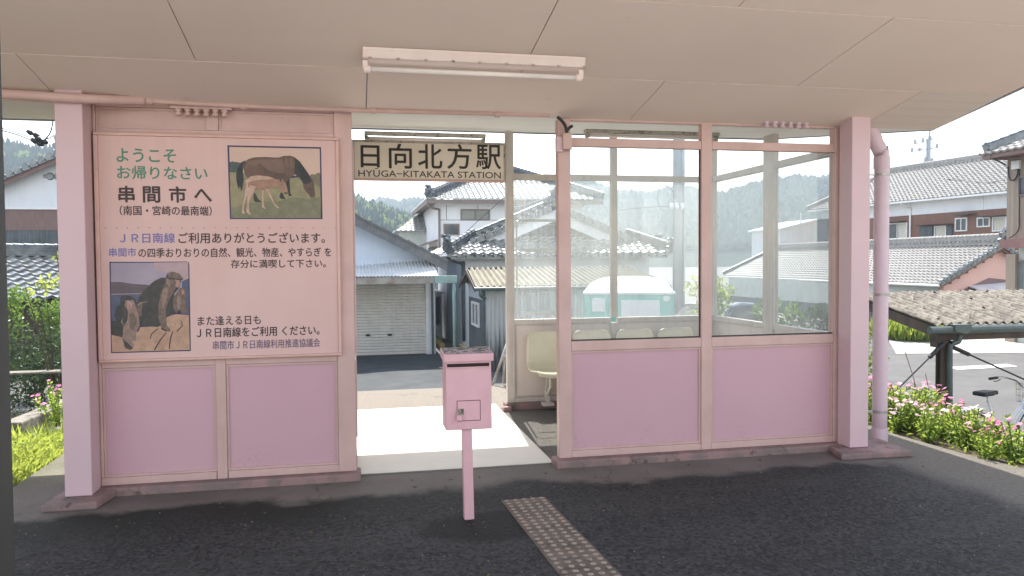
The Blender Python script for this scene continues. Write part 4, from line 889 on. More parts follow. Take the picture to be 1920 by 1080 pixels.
# --- white garage building with roller shutter (shallow gable to the street)
G1 = -1.06; Yg = 21.9
HG = thing('garage_building', 'white gabled shed with a roller shutter and corrugated lower wall, beyond the doorway', 'garage', (-1.5, Yg, G1))
pL = lambda x, y, Y=Yg: onY(x, y, Y)
sl_a = pL(665, 408); sl_b = pL(832, 492); slope = (sl_b.z-sl_a.z)/(sl_b.x-sl_a.x)
ax = -3.1; az = sl_a.z+slope*(ax-sl_a.x); ex0, ex1 = ax-(sl_b.x-ax), sl_b.x
wx1 = 2.25; wx0 = -5.7; run1 = {1: ex1-ax, -1: 3.0}; wzt = lambda x: az+slope*abs(x-ax)-.18
zb1 = pL(740, 500).z; zb2 = pL(740, 484).z
mb = MB(); mb.prism([(wx0, Yg, 1.05), (wx1, Yg, 1.05), (wx1, Yg, wzt(wx1)), (ax, Yg, wzt(ax)), (wx0, Yg, wzt(wx0))], (0, 8, 0)); mb.build('upper_wall', 'blue_wall', HG)
mb = MB(); corrugated(mb, (wx0, Yg-.03, 1.1), (wx1+.0, Yg-.03, 1.1), (wx0, Yg-.03, zb2), (wx1, Yg-.03, zb2), .06, .006, 4); mb.build('corrugated_band', 'blue_wall', HG)
mb = MB(); mb.box(wx0, Yg+.02, G1-.1, -.45, Yg+8, 1.05); mb.box(2.02, Yg+.0, G1-.1, wx1, Yg+8, 1.05); mb.box(-.45, Yg+.5, G1-.1, 2.02, Yg+8, 1.05); mb.build('lower_wall', 'white_wall', HG)
mb = MB()
for s in (1, -1):
    p = [(ax, Yg-.75, az), (ax+s*run1[s], Yg-.75, az+slope*run1[s]), (ax+s*run1[s], Yg+8.4, az+slope*run1[s]), (ax, Yg+8.4, az)]
    mb.prism([(x, y, z) for x, y, z in p], (0, 0, -.10))
rg = mb.build('roof', 'barge', HG)
mb = MB()
for s in (1, -1):
    for k, (dy, th, dz) in enumerate(((-.80, .04, -.02), (-.78, .22, -.24))):
        mb.prism([(ax, Yg+dy, az+dz), (ax+s*run1[s], Yg+dy, az+slope*run1[s]+dz), (ax+s*run1[s], Yg+dy, az+slope*run1[s]+dz+th), (ax, Yg+dy, az+dz+th)], (0, .03+.02*k, 0))
b2 = mb.build('bargeboard', 'barge', HG); b2.parent = rg; b2.matrix_parent_inverse = Matrix()
# slate edge tiles on the verge
mb = MB(); n = 16
for k in range(n):
    t0, t1 = k/n, (k+1)/n; xa = ax+(ex1-ax)*t0; xb = ax+(ex1-ax)*t1
    mb.prism([(xa, Yg-.82, az+slope*(xa-ax)+.03), (xb, Yg-.82, az+slope*(xb-ax)+.01), (xb, Yg-.82, az+slope*(xb-ax)+.05), (xa, Yg-.82, az+slope*(xa-ax)+.09)], (0, .6, 0))
b2 = mb.build('verge_tile', 'barge', HG); b2.parent = rg; b2.matrix_parent_inverse = Matrix()
# roller shutter: slats as a stepped sheet
s0, s1 = pL(664, 530), pL(791, 666)
mb = MB(); z = G1+.02; prof = []
while z < 1.06: prof += [(-.0, z), (-.022, z+.02), (-.022, z+.062), (0, z+.078)]; z += .082
vs = []
for dy, zz in prof: vs += [(-.45, Yg+.09+dy, zz), (1.98, Yg+.09+dy, zz)]
mb.add(vs, [(2*i, 2*i+1, 2*i+3, 2*i+2) for i in range(len(prof)-1)]); sh = mb.build('roller_shutter', 'shutter', HG)
mb = MB()
for x, y in ((690, 629), (731, 628)):
    p = pL(x, y); mb.box(p.x-.06, Yg+.05, p.z-.03, p.x+.06, Yg+.066, p.z+.03)
hh = mb.build('handle', 'black_rubber', HG); hh.parent = sh; hh.matrix_parent_inverse = Matrix()
part_box('shutter_guide', 'white_metal', HG, (1.981, Yg-.02, G1, 2.075, Yg+.1, 1.06), (-.53, Yg-.02, G1, -.451, Yg+.1, 1.06))
part_box('downpipe', 'gutter_green', HG, (2.13, Yg-.1, G1, 2.19, Yg-.035, 1.05))
# awning in front, carried by a steel post
AW = HG
y_a = 20.3; e0 = onY(655, 521, y_a); e1 = onY(822, 517.5, y_a); 
mb = MB(); corrugated(mb, (-1.2, y_a, e0.z+.03), (e1.x, y_a, e0.z+.03), (-1.2, Yg-.045, e0.z+.20), (e1.x, Yg-.045, e0.z+.46), .09, .014, 4); mb.build('awning', 'awning', HG)
part_box('awning_beam', 'rusty_beam', HG, (-1.2, y_a+.02, e0.z-.17, e1.x-.12, y_a+.09, e0.z+.005))
part_box('awning_beam', 'mint', HG, (e1.x-.1, y_a+.01, e0.z-.17, onY(857, 520, y_a).x, y_a+.1, e0.z+.03), bevel=.004)
pp = onY(852, 560, y_a); mb = MB(); mb.tube([(pp.x, y_a+.055, G1), (pp.x, y_a+.055, e0.z-.171)], .045, 12); mb.build('awning_post', 'mint', HG, smooth=True)

# --- two-storey white house with a hipped tile roof
Y2 = 36.0
c0 = onY(822, 400, Y2); eL = onY(801, 378, Y2-.9); eR = onY(1131, 373.5, Y2-.9)
wz = (eL.z+eR.z)/2
H2 = thing('white_house', 'two-storey white house with a dark hipped tile roof and two small side windows', 'house', (c0.x+3.5, Y2, -1.65))
x0, x1 = c0.x, eR.x-.75; dep = 8.0
part_box('wall', 'white_wall', H2, (x0, Y2, -1.8, x1, Y2+dep, wz-.02))
mb = MB(); mb.box(eL.x+.1, Y2-.8, wz-.03, eR.x-.1, Y2+dep+.8, wz+.0); mb.box(eL.x+.02, Y2-.9, wz-.16, eR.x, Y2-.82, wz+.02); mb.box(eL.x, Y2-.81, wz-.16, eL.x+.08, Y2+dep+.9, wz+.02); mb.build('eave', 'fascia_brown', H2)
px_r = onY(880, 333, Y2+dep/2); rl = eL.x+3.9; rr = eR.x-3.6; rz = wz+1.95
mb = MB(); tiles(mb, (eL.x, Y2-.95, wz+.05), (eR.x, Y2-.95, wz+.05), (rl, Y2+dep/2, rz), (rr, Y2+dep/2, rz), .27, .25, .045, .03)
tiles(mb, (eL.x, Y2+dep+.9, wz+.05), (eL.x, Y2-.95, wz+.05), (rl, Y2+dep/2, rz), (rl+.01, Y2+dep/2-.01, rz), .27, .25)
tiles(mb, (eR.x, Y2-.95, wz+.05), (eR.x, Y2+dep+.9, wz+.05), (rr, Y2+dep/2, rz), (rr+.01, Y2+dep/2+.01, rz), .27, .25)
r2 = mb.build('roof', 'tile_dark', H2)
mb = MB(); ridge(mb, (eL.x+.05, Y2-.9, wz+.10), (rl, Y2+dep/2, rz+.02), .26, .26); oni(mb, (eL.x+.12, Y2-.85, wz+.22), (-1, -1, 0), .9)
ridge(mb, (eR.x-.05, Y2-.9, wz+.10), (rr, Y2+dep/2, rz+.02), .26, .26); ridge(mb, (rl, Y2+dep/2, rz), (rr, Y2+dep/2, rz), .3, .4)
b2 = mb.build('ridge', 'tile_ridge', H2); b2.parent = r2; b2.matrix_parent_inverse = Matrix()
for (a, b, c, d, gl) in ((866, 395, 916, 411, 'window_mid'), (834, 422, 859, 439, 'window')):
    p, q_ = onY(a, d, Y2), onY(c, b, Y2); window(H2, ID, p.x, q_.x, p.z, q_.z, Y2, gl, 'fascia_brown', .06, 1 if a == 866 else 0)
mb = MB()
for x in (837, 896): 
    p = onY(x, 390, Y2); mb.box(p.x-.015, Y2-.012, onY(x, 412, Y2).z, p.x+.015, Y2-.001, wz-.17)
p = onY(850, 412.5, Y2); mb.box(x0+.01, Y2-.010, p.z-.012, x1, Y2-.001, p.z+.012); mb.build('joint_strip', 'fascia_brown', H2)
mb = MB(); mb.tube(curve_pts([onY(801, 383, Y2-.75), onY(812, 390, Y2-.5), onY(823, 393, Y2-.15), onY(823.5, 400, Y2-.08), onY(824, 470, Y2-.08)], 4), .055, 8); mb.build('downpipe', 'fascia_brown', H2, smooth=True)
# bay with a hood on the left side
TL = frame((x0, Y2+5.5, 0), -math.pi/2)       # u runs from the back to the front along the left wall, v into the house
mb = MB(); mb.prism([(x0-.85, Y2+.35, 3.02-.72), (x0-.002, Y2+.35, 3.28-.72), (x0-.002, Y2+4.9, 3.28-.72), (x0-.85, Y2+4.9, 3.02-.72)], (0, 0, .1)); mb.build('hood', 'fascia_brown', H2)
window(H2, TL, .9, 4.9, .2, 2.25, -.0, 'window_mid', 'fascia_brown', .08, 3)

# --- grey tiled roof of a lower house further left of it
HS = thing('small_house', 'low house with a grey tiled roof between the shed gable and the white two-storey house', 'house', (2.6, 44, -1.7))
a, b, c, d = onY(742, 433, 42), onY(800, 433, 42), onY(790, 414, 44.5), onY(812, 414, 44.5)
part_box('wall', 'greige_wall', HS, (a.x+.3, 42.4, -1.8, a.x+6, 47, a.z-.05))
mb = MB(); tiles(mb, a, (a.x+6.5, 42, a.z), (a.x+1.8, 44.6, a.z+1.25), (a.x+6.5, 44.6, a.z+1.25)); tiles(mb, (a.x, 47.4, a.z), a, (a.x+1.8, 44.6, a.z+1.25), (a.x+1.81, 44.59, a.z+1.25)); mb.build('roof', 'tile_silver', HS)

# --- black-tiled house with a gable above skirt roofs
Y3 = 22.9
H3 = thing('tiled_house', 'white-walled house with black glossy tiles, its gable facing the station behind the tin shed', 'house', (6.1, Y3+3, -1.1))
eL = onY(836, 477, Y3-.5); eR = onY(1263, 474, Y3-.5); ze = (eL.z+eR.z)/2; xm = (eL.x+eR.x)/2; hw = (eR.x-eL.x)/2; zr = onY(1062, 387, Y3+.3).z
sl3 = (zr-ze)/hw
D3 = 6.5
part_box('wall', 'white_wall', H3, (eL.x+.55, Y3+.15, -1.2, eR.x-.55, Y3+D3, ze-.02))
mb = MB()   # gable wall above the skirt roof
gy = Y3+.95; gw = hw-1.5
mb.prism([(xm-gw, gy, ze+.3), (xm+gw, gy, ze+.3), (xm+gw, gy, ze+sl3*(hw-gw)-.12), (xm, gy, zr-.15), (xm-gw, gy, ze+sl3*(hw-gw)-.12)], (0, .25, 0)); mb.build('gable_wall', 'iron_wall', H3)
mb = MB(); mb.prism([(xm-gw*.72, gy-.03, ze+.32), (xm+gw*.72, gy-.03, ze+.32), (xm+gw*.72, gy-.03, ze+.9), (xm-gw*.72, gy-.03, ze+.9)], (0, .028, 0)); mb.build('gable_board', 'iron_dark', H3)
mb = MB()
for s in (1, -1):   # white barge boards
    a0 = Vector((xm, gy-.5, zr-.10)); a1 = Vector((xm+s*(hw-.75), gy-.5, zr-.10-sl3*(hw-.75)))
    mb.prism([a0, a1, a1+Vector((0, 0, -.34)), a0+Vector((0, 0, -.34))], (0, .06, 0))
mb.build('bargeboard', 'white_wall', H3)
mb = MB()
g0y = gy-.62
for s in (1, -1):
    tiles(mb, *( ((xm+s*hw, g0y, ze), (xm+s*hw, Y3+D3+.5, ze), (xm, g0y, zr), (xm, Y3+D3+.5, zr)) )[::1], .27, .25, .04, .03)
ys = Y3-.55; zs = ze-.02
# front skirt roof below the gable
tiles(mb, (eL.x, ys, zs), (eR.x, ys, zs), (eL.x+1.1, gy, zs+.62), (eR.x-1.1, gy, zs+.62), .27, .25, .05, .035)
r3 = mb.build('roof', 'tile_dark', H3)
mb = MB()
for s in (1, -1):
    verge(mb, (xm+s*(hw-.25), g0y, ze+sl3*.25+.02), (xm+s*.12, g0y, zr-sl3*.12+.02), 0, .30); verge(mb, (xm+s*(hw-.25), g0y, ze+sl3*.25+.07), (xm+s*.12, g0y, zr-sl3*.12+.07), .42, .30)
    ridge(mb, (xm+s*(hw-.25), g0y+.85, ze+sl3*.25+.04), (xm+s*.12, g0y+.85, zr-sl3*.12+.04), .2, .16, True, .26)
    oni(mb, (xm+s*(hw-.2), g0y+.2, ze+.22), (s, -.3, 0), .8)
    ridge(mb, (xm+s*(hw-.05), ys+.05, zs+.1), (xm+s*(hw-1.05), gy-.05, zs+.62), .2, .16, False); oni(mb, (xm+s*(hw-.1), ys+.12, zs+.15), (s, -1, 0), .7)
ridge(mb, (xm, g0y-.05, zr), (xm, Y3+D3+.5, zr), .3, .32); oni(mb, (xm, g0y-.05, zr+.2), (0, -1, 0), .9)
b2 = mb.build('ridge', 'tile_ridge', H3); b2.parent = r3; b2.matrix_parent_inverse = Matrix()
mb = MB()   # round eave ends under the front tiles
k = 0; x = eL.x+.1
while x < eR.x-.05: mb.tube([(x, ys-.03, zs-.02), (x, ys+.1, zs-.02)], .055, 8); x += .27
mb.box(eL.x+.15, ys+.12, zs-.13, eR.x-.15, ys+.16, zs-.04); b2 = mb.build('eave_tile', 'tile_ridge', H3); b2.parent = r3; b2.matrix_parent_inverse = Matrix()
mb = MB(); mb.tube(curve_pts([onY(838, 482, Y3-.4), onY(850, 489, Y3-.1), onY(867, 495, Y3+.08), onY(869, 503, Y3+.08), onY(870, 640, Y3+.08)], 4), .05, 8); mb.build('downpipe', 'gutter_green', H3, smooth=True)
mb = MB(); xx = eL.x+.52; corrugated(mb, (xx, Y3+3.6, G1), (xx, Y3+.16, G1), (xx, Y3+3.6, ze-.2), (xx, Y3+.16, ze-.2), .1, .014, 4); mb.build('side_sheet', 'iron_wall', H3)
mb = MB(); p = onY(1078, 424, Y3+.9); mb.box(p.x, gy-.06, p.z, p.x+.16, gy-.035, p.z+.05); p = onY(1117, 424, Y3+.9); mb.box(p.x, gy-.06, p.z, p.x+.18, gy-.035, p.z+.06); mb.build('vent', 'yellow', H3)

# --- tin shed with corrugated roof
Y4 = 18.0
SD = thing('tin_shed', 'low tin shed with pale corrugated roof and stained dark gable end', 'shed', (5.2, Y4, -1.06))
e0 = onY(918, 541, Y4-.25); e1 = onY(1256, 530, Y4-.25); zE = (e0.z+e1.z)/2; apx = onY(889, 503, Y4+1.15); zA = apx.z
gx = 2.98; bx = gx-.35+.0; x4 = e1.x-.2
# gable end wall turned to face down the lane: left end of the shed
T4 = ID
mb = MB(); mb.prism([(gx, Y4, -1.1), (gx, Y4+2.3, -1.1), (gx, Y4+2.3, zE+.02), (gx, Y4+1.15, zA-.06), (gx, Y4, zE+.02)], (.06, 0, 0)); mb.build('gable_wall', 'iron_dark', SD)
mb = MB(); mb.prism([(gx-.012, Y4+.05, zE-.32), (gx-.012, Y4+2.25, zE-.32), (gx-.012, Y4+2.25, zE+.02), (gx-.012, Y4+1.15, zA-.08), (gx-.012, Y4+.05, zE+.02)], (.011, 0, 0)); mb.build('gable_sheet', 'iron_wall', SD)
TG = frame((gx, Y4+2.3, 0), -math.pi/2); window(SD, TG, .75, 1.75, .02, .52, -.0, 'window', 'white_metal', .05, 1)
mb = MB(); corrugated(mb, (gx+.06, Y4, -1.1), (x4, Y4, -1.1), (gx+.06, Y4, zE+.02), (x4, Y4, zE+.02), .1, .016, 5)
m, nt, b = base_mat('iron_stained'); co = coords(nt); sp = nt.nodes.new('ShaderNodeSeparateXYZ'); nt.links.new(co, sp.inputs[0]); cs = coords(nt, (7, 7, .7)); _, n_ = noisefac(nt, cs, 1.5, 0, 1)
ad = nt.nodes.new('ShaderNodeMath'); ad.operation = 'MULTIPLY_ADD'; ad.inputs[1].default_value = -1.5; nt.links.new(n_, ad.inputs[0]); nt.links.new(sp.outputs[2], ad.inputs[2])
mr = nd(nt, 'ShaderNodeMapRange'); mr.inputs[1].default_value = -1.45; mr.inputs[2].default_value = -.75; nt.links.new(ad.outputs[0], mr.inputs[0])
nt.links.new(mixc(nt, mr.outputs[0], (.075, .076, .074), (.45, .44, .43)), b.inputs['Base Color']); b.inputs['Roughness'].default_value = .5; M['iron_stained'] = m
mb.build('front_wall', 'iron_stained', SD)
part_box('back_wall', 'iron_dark', SD, (gx+.061, Y4+2.2, -1.1, x4, Y4+2.28, zE))
mb = MB()
corrugated(mb, (gx-.22, Y4-.25, zE), (x4+.2, Y4-.25, zE), (gx-.22, Y4+1.15, zA), (x4-.3, Y4+1.15, zA), .15, .036, 8); corrugated(mb, (gx-.22, Y4+2.55, zE), (x4+.2, Y4+2.55, zE), (gx-.22, Y4+1.15, zA), (x4-.3, Y4+1.15, zA), .13, .024, 6)
r4 = mb.build('roof', 'corr_roof', SD)
mb = MB()
mb.prism([(gx-.24, Y4-.25, zE-.02), (gx-.24, Y4+1.15, zA-.02), (gx-.24, Y4+1.15, zA-.14), (gx-.24, Y4-.25, zE-.12)], (.03, 0, 0)); mb.prism([(gx-.24, Y4+2.55, zE-.02), (gx-.24, Y4+1.15, zA-.02), (gx-.24, Y4+1.15, zA-.14), (gx-.24, Y4+2.55, zE-.12)], (.03, 0, 0))
b2 = mb.build('bargeboard', 'wood_dark', SD); b2.parent = r4; b2.matrix_parent_inverse = Matrix()
mb = MB(); mb.tube([(gx-.25, Y4-.30, zE-.05), (x4+.2, Y4-.30, zE-.05)], .045, 8); mb.tube(curve_pts([(gx-.1, Y4-.30, zE-.06), (gx-.1, Y4-.29, zE-.2), (gx+.03, Y4-.1, zE-.28)], 4), .04, 8); mb.build('gutter', 'gutter_green', SD)

# --- low side house / fences down the lane
LN = thing('lane_house', 'narrow white lean-to with dark window down the lane beside the garage', 'lean-to', (2.6, 26.5, -1.1))
part_box('wall', 'white_wall', LN, (1.9, 26.4, -1.2, 2.95, 29, .55)); 
mb = MB(); mb.prism([(1.8, 26.1, .62), (3.0, 26.1, .50), (3.0, 29.1, .50), (1.8, 29.1, .62)], (0, 0, .06)); mb.build('roof', 'awning', LN)
window(LN, ID, 2.35, 2.85, -.55, .35, 26.4, 'window', 'fascia_brown', .04, 0)
BM = thing('timber', 'weathered yellow timber beam lying along the lane edge', 'timber', (2.35, 21, -1.0))
a = onZ(802, 618, -.98); b = onZ(829, 649, -.98); mb = MB(); mb.bar(a, b, .14, .14); mb.build('beam', 'yellow', BM, bevel=.01)
a = onZ(864, 649, -.98); b = onZ(873, 656, -.98); mb = MB(); mb.bar(a, b, .16, .14); tag(mb.build('timber', 'yellow', bevel=.01), 'short timber baulk lying at the foot of the tin shed', 'timber')
sheet('lane', [(2.36, 20.4), (3.1, 17.9), (2.95, 18.2), (2.9, 30), (2.3, 30)], 'concrete_lot', .024)

# --- teal van
VX, VY = 5.05, 13.6
VAN = thing('van', 'teal box van with rounded white roof seen through the left panes', 'van', (VX, VY, -1.06))
v0, v1 = onY(1098, 560, VY), onY(1258, 560, VY); zt = onY(1178, 522, VY+.3).z; zb = onY(1178, 549, VY).z
hwv = (v1.x-v0.x)/2; vxm = (v0.x+v1.x)/2; Lv = 3.3
def rbox(x0, x1, z0, z1, r, n=6):
    pts = []
    for cx, cz_, a in ((x1-r, z1-r, 0), (x0+r, z1-r, 90)):
        for k in range(n+1): t = R(a+90*k/n); pts.append((cx+r*math.cos(t), cz_+r*math.sin(t)))
    return [(x1, z0)]+pts+[(x0, z0)]
_va = -math.atan2(vxm, VY)
def TV(p): 
    x, y = p[0]-vxm, p[1]-VY; return Vector((vxm+x*math.cos(_va)-y*math.sin(_va), VY+x*math.sin(_va)+y*math.cos(_va), p[2]))
def VMB(): q = MB(); q.T = TV; return q
mb = VMB(); mb.prism([(x, VY, z) for x, z in rbox(v0.x+.01, v1.x-.01, -.72, zb+.02, .03)], (0, Lv, 0)); bv = mb.build('body', 'teal', VAN, bevel=.03)
mb = VMB()   # domed roof cap
vs = []; nu, nv = 18, 10
for j in range(nv+1):
    for i in range(nu+1):
        u = -1+2*i/nu; v = -1+2*j/nv; hgt = (1-abs(u)**3.2)**.5*(1-abs(v)**6)**.5
        vs.append((vxm+u*(hwv+.012), VY+Lv/2+v*(Lv/2+.02), zb+.005+(zt-zb)*hgt))
mb.add(vs, [(j*(nu+1)+i, j*(nu+1)+i+1, (j+1)*(nu+1)+i+1, (j+1)*(nu+1)+i) for j in range(nv) for i in range(nu)])
mb.box(vxm-hwv-.014, VY-.024, zb-.03, vxm+hwv+.014, VY+Lv+.02, zb+.008); mb.build('roof', 'white_metal', VAN, smooth=False)
for a, b, c, d in ((1113, 560, 1136, 586), (1165, 562, 1233, 600)):
    p, q_ = onY(a, d, VY), onY(c, b, VY); mb = VMB(); mb.box(p.x, VY-.014, p.z, q_.x, VY-.001, q_.z); mb.build('rear_window', 'white_wall', VAN, bevel=.01)
part_box('bumper', 'white_metal', VAN, (v0.x, VY-.1, -.82, v1.x, VY-.003, -.66), bevel=.02, T=TV)
p = onY(1244, 559, VY); mb = VMB(); mb.lathe([(0, .012), (.05, .012), (.06, 0)], (p.x, VY-.001, p.z), (0, -1, 0), 14); mb.build('marker_lamp', 'white_metal', VAN)
for sx in (-1, 1):
    mb = VMB(); mb.box(vxm+sx*(hwv-.12)-.06, VY-.012, -.62, vxm+sx*(hwv-.12)+.06, VY-.001, -.42); mb.build('tail_light', 'red_reflect', VAN)
    for yy in (.65, 2.6):
        mb = VMB(); mb.lathe([(.0, .0), (.2, .0), (.28, .02), (.29, .09), (.28, .16), (.2, .18), (0, .18)], (vxm+sx*(hwv-.19)-(.0 if sx > 0 else .0), VY+yy, -.77), (sx, 0, 0), 20); mb.build('wheel', 'black_rubber', VAN, smooth=True)

# --- dark car parked beyond the shelter end
CR_ = thing('parked_car', 'dark blue car with only its roof and rear window showing through the end pane', 'car', (10.2, 20.2, -1.06))
TC = frame((10.2, 20.2, -1.06), R(35))
side = [(-1.9, .3), (-1.95, .72), (-1.85, .92), (-1.35, 1.02), (-.85, 1.40), (-.2, 1.47), (.5, 1.42), (1.0, 1.0), (1.8, .85), (1.95, .6), (1.9, .3)]
mb = MB(); mb.T = TC; mb.prism([(x, -.78, z) for x, z in side], (0, 1.56, 0)); mb.build('body', 'car_paint', CR_, bevel=.08)
mb = MB(); mb.T = TC
for y0 in (-.80, .785): mb.prism([(-1.25, y0, 1.05), (-.82, y0, 1.34), (.42, y0, 1.36), (.85, y0, 1.03)], (0, .015, 0))
mb.build('side_window', 'window', CR_)
mb = MB(); mb.T = TC; mb.prism([(-1.36, -.6, 1.055), (-1.36, .6, 1.055), (-.90, .55, 1.395), (-.90, -.55, 1.395)], (-.02, 0, .025)); mb.build('rear_window', 'window', CR_)
for x in (-1.25, 1.25):
    for y0 in (-.80, .64):
        mb = MB(); mb.T = TC; mb.lathe([(0, 0), (.3, 0), (.31, .08), (.3, .16), (0, .16)], (x, y0, .31), (0, 1, 0), 18); mb.build('wheel', 'black_rubber', CR_)

# --- utility poles
PL = thing('utility_pole', 'thick grey concrete utility pole behind the left front pane', 'utility pole', (9.05, 20.6, -1.06))
mb = MB(); mb.tube([(9.07, 20.62, -1.06), (9.05, 20.6, 9.5)], [.16, .12], 16); mb.build('shaft', 'pole', PL, smooth=True)
mb = MB(); p = onY(1269, 388, 20.4)
for dx in (-.16, 0, .16): mb.lathe([(0, .12), (.05, .1), (.06, .0), (.04, -.06), (0, -.08)], (p.x+dx, 20.38, p.z), (0, 0, 1), 10)
mb.build('insulator', 'white_metal', PL, smooth=True)
mb = MB(); p = onY(1248, 372, 20.5); mb.tube([(p.x+.25*math.cos(t*.39), 20.5, p.z+.36*math.sin(t*.39)) for t in range(13)], .010, 6); mb.build('cable_coil', 'black_rubber', PL)
mb = MB(); p = onY(1284, 466, 20.5); mb.box(p.x-.05, 20.45, -1.0, p.x-.02, 20.5, 6); mb.build('riser', 'pole', PL)
P2 = thing('utility_pole', 'slim distant utility pole with crossarms above the long tiled roof', 'utility pole', (43.9, 52.5, -1.7))
f2 = lambda x, y: onY(x, y, 52.5)
mb = MB(); mb.tube([(43.9, 52.5, -1.7), f2(1741, 262)], [.22, .17], 12); mb.tube([f2(1741, 262), f2(1744, 240)], .06, 8); mb.build('shaft', 'pole', P2)
mb = MB(); mb.bar(f2(1720, 281), f2(1758, 277), .1, .1); mb.bar(f2(1714, 270), f2(1740, 265), .08, .08); mb.bar(f2(1733, 303), f2(1752, 303), .3, .1); mb.bar(f2(1736, 262), f2(1750, 261), .1, .1); mb.build('crossarm', 'pole', P2)
mb = MB()
for x, y in ((1716, 267), (1730, 264), (1710, 283), (1724, 282), (1757, 275), (1735, 300), (1748, 302), (1744, 260)): mb.lathe([(0, .28), (.1, .22), (.12, 0), (.06, -.1), (0, -.1)], f2(x, y), (0, 0, 1), 8)
mb.build('insulator', 'pole', P2)

# --- overhead wires
def wire(label, pts, r=.012, knobs=()):
    t = thing('overhead_wire', label, 'wire', tuple(pts[0]))
    mb = MB(); mb.tube(curve_pts(pts, 8), r, 6); mb.build('cable', 'black_rubber', t, smooth=True)
    for p in knobs: mb = MB(); mb.lathe([(0, -.10), (.025, -.09), (.045, -.03), (.02, 0), (.045, .03), (.025, .09), (0, .10)], p, (1, .2, -.5), 10); mb.build('insulator', 'black_rubber', t, smooth=True)
o9 = lambda x, y: onY(x, y, 13.0)
wire('overhead wire with dark insulators left of the shelter post', [o9(-30, 236), o9(30, 252), o9(72, 268), o9(84, 262), o9(97, 240), o9(104, 180)], .010, [o9(70, 267), o9(78, 263)])
wire('thin wire with a single insulator high on the left', [o9(-40, 225), o9(40, 252), o9(80, 262), o9(115, 246), o9(160, 220)], .008, [o9(62, 251)])
wire('pale stay wire crossing in front of the white two-storey house', [onY(834, 472, 30), onY(890, 420, 30), onY(950, 366, 30)], .012)
wire('cable crossing the far hillside behind the left pane', [onY(1150, 395, 24), onY(1220, 388, 23), onY(1267, 386, 20.5)], .014)
wire('dark cable sagging over the long tiled roof on the right', [onY(1774, 337, 24), onY(1800, 338, 24), onY(1850, 343, 22), onY(1884, 337, 20.6)], .012)

# --- long single-storey house with silver tiles and pink gable
Y5 = 29.6
e = onY(1762, 533, Y5-.35); rp = onY(1880, 441, Y5-.35); zE5, zR5 = e.z, rp.z-.42; run = rp.x-e.x
H5 = thing('pink_gable_house', 'long low house with silver tile roof and a pink gable wall', 'house', (rp.x, Y5+10, -1.7))
L5 = 22; sh5 = 1.15     # the far end is skewed slightly
far = lambda x, z: Vector((x+sh5, Y5+L5, z))
mb = MB(); mb.prism([(e.x+.5, Y5, -1.9), (rp.x+run-.5, Y5, -1.9), (rp.x+run-.5, Y5, zE5), (rp.x, Y5, zR5-.12), (e.x+.5, Y5, zE5)], (0, .2, 0)); mb.build('gable_wall', 'pink_wall', H5)
part_box('side_wall', 'greige_wall', H5, (e.x+.5, Y5+.201, -1.9, e.x+.7, Y5+L5-2, zE5-.03)); part_box('side_wall', 'greige_wall', H5, (rp.x+run-.7, Y5+.201, -1.9, rp.x+run-.5, Y5+L5-2, zE5-.03))
mb = MB(); zz = -.55; mb.prism([(e.x+.55, Y5-.03, -1.9), (rp.x+.9, Y5-.03, -1.9), (rp.x+.9, Y5-.03, .55), (rp.x-.35, Y5-.03, .68), (e.x+.55, Y5-.03, -.18)], (0, .029, 0)); mb.build('wood_dado', 'wood_grey', H5)
part_box('side_dado', 'iron_dark', H5, (e.x+.47, Y5+.21, -1.9, e.x+.499, Y5+L5-2, zE5-1.35))
mb = MB(); mb.prism([(e.x+1.75, Y5-.9, .10), (rp.x+.5, Y5-.9, .20), (rp.x+.5, Y5-.04, .42), (e.x+1.75, Y5-.04, .30)], (0, 0, .05)); mb.build('porch_roof', 'awning', H5)
mb = MB(); tiles(mb, (e.x+sh5, Y5+L5, zE5), (e.x, Y5-.35, zE5), (rp.x+sh5, Y5+L5-1.2, zR5), (rp.x, Y5-.35, zR5), .30, .26, .06, .05)
tiles(mb, (rp.x+run, Y5-.35, zE5), (rp.x+run+sh5, Y5+L5, zE5), (rp.x, Y5-.35, zR5), (rp.x+sh5, Y5+L5-1.2, zR5), .30, .26, .06, .05)
tiles(mb, (rp.x+run+sh5, Y5+L5, zE5), (e.x+sh5, Y5+L5, zE5), (rp.x+sh5+.01, Y5+L5-1.2, zR5), (rp.x+sh5, Y5+L5-1.2, zR5), .27, .235)
r5 = mb.build('roof', 'tile_silver', H5)
mb = MB(); ridge(mb, (rp.x, Y5-.4, zR5), (rp.x+sh5, Y5+L5-1.2, zR5), .32, .44, True, .27); b2 = mb.build('ridge', 'tile_silver', H5); b2.parent = r5; b2.matrix_parent_inverse = Matrix()
mb = MB()
oni(mb, (rp.x, Y5-.45, zR5+.1), (0, -1, 0), 1.3)
for s in (1, -1): verge(mb, (rp.x+s*run, Y5-.35, zE5+.03), (rp.x+s*.1, Y5-.35, zR5-.05), -.05, .26, .085)
ridge(mb, (e.x+sh5, Y5+L5, zE5+.05), (rp.x+sh5, Y5+L5-1.2, zR5), .26, .2, False)
b2 = mb.build('verge_tile', 'tile_ridge', H5); b2.parent = r5; b2.matrix_parent_inverse = Matrix()
mb = MB()
for s in (1, -1): mb.prism([(rp.x+s*run, Y5-.33, zE5-.02), (rp.x, Y5-.33, zR5-.02), (rp.x, Y5-.33, zR5-.24), (rp.x+s*run, Y5-.33, zE5-.22)], (0, .06, 0))
k = 0
for t in range(7):
    x = e.x+.6+t*.42; z = zE5+(x-e.x)*(zR5-zE5)/run; mb.box(x, Y5-.27, z-.32, x+.08, Y5-.001, z-.22)
b2 = mb.build('bargeboard', 'wood_brown', H5); b2.parent = r5; b2.matrix_parent_inverse = Matrix()
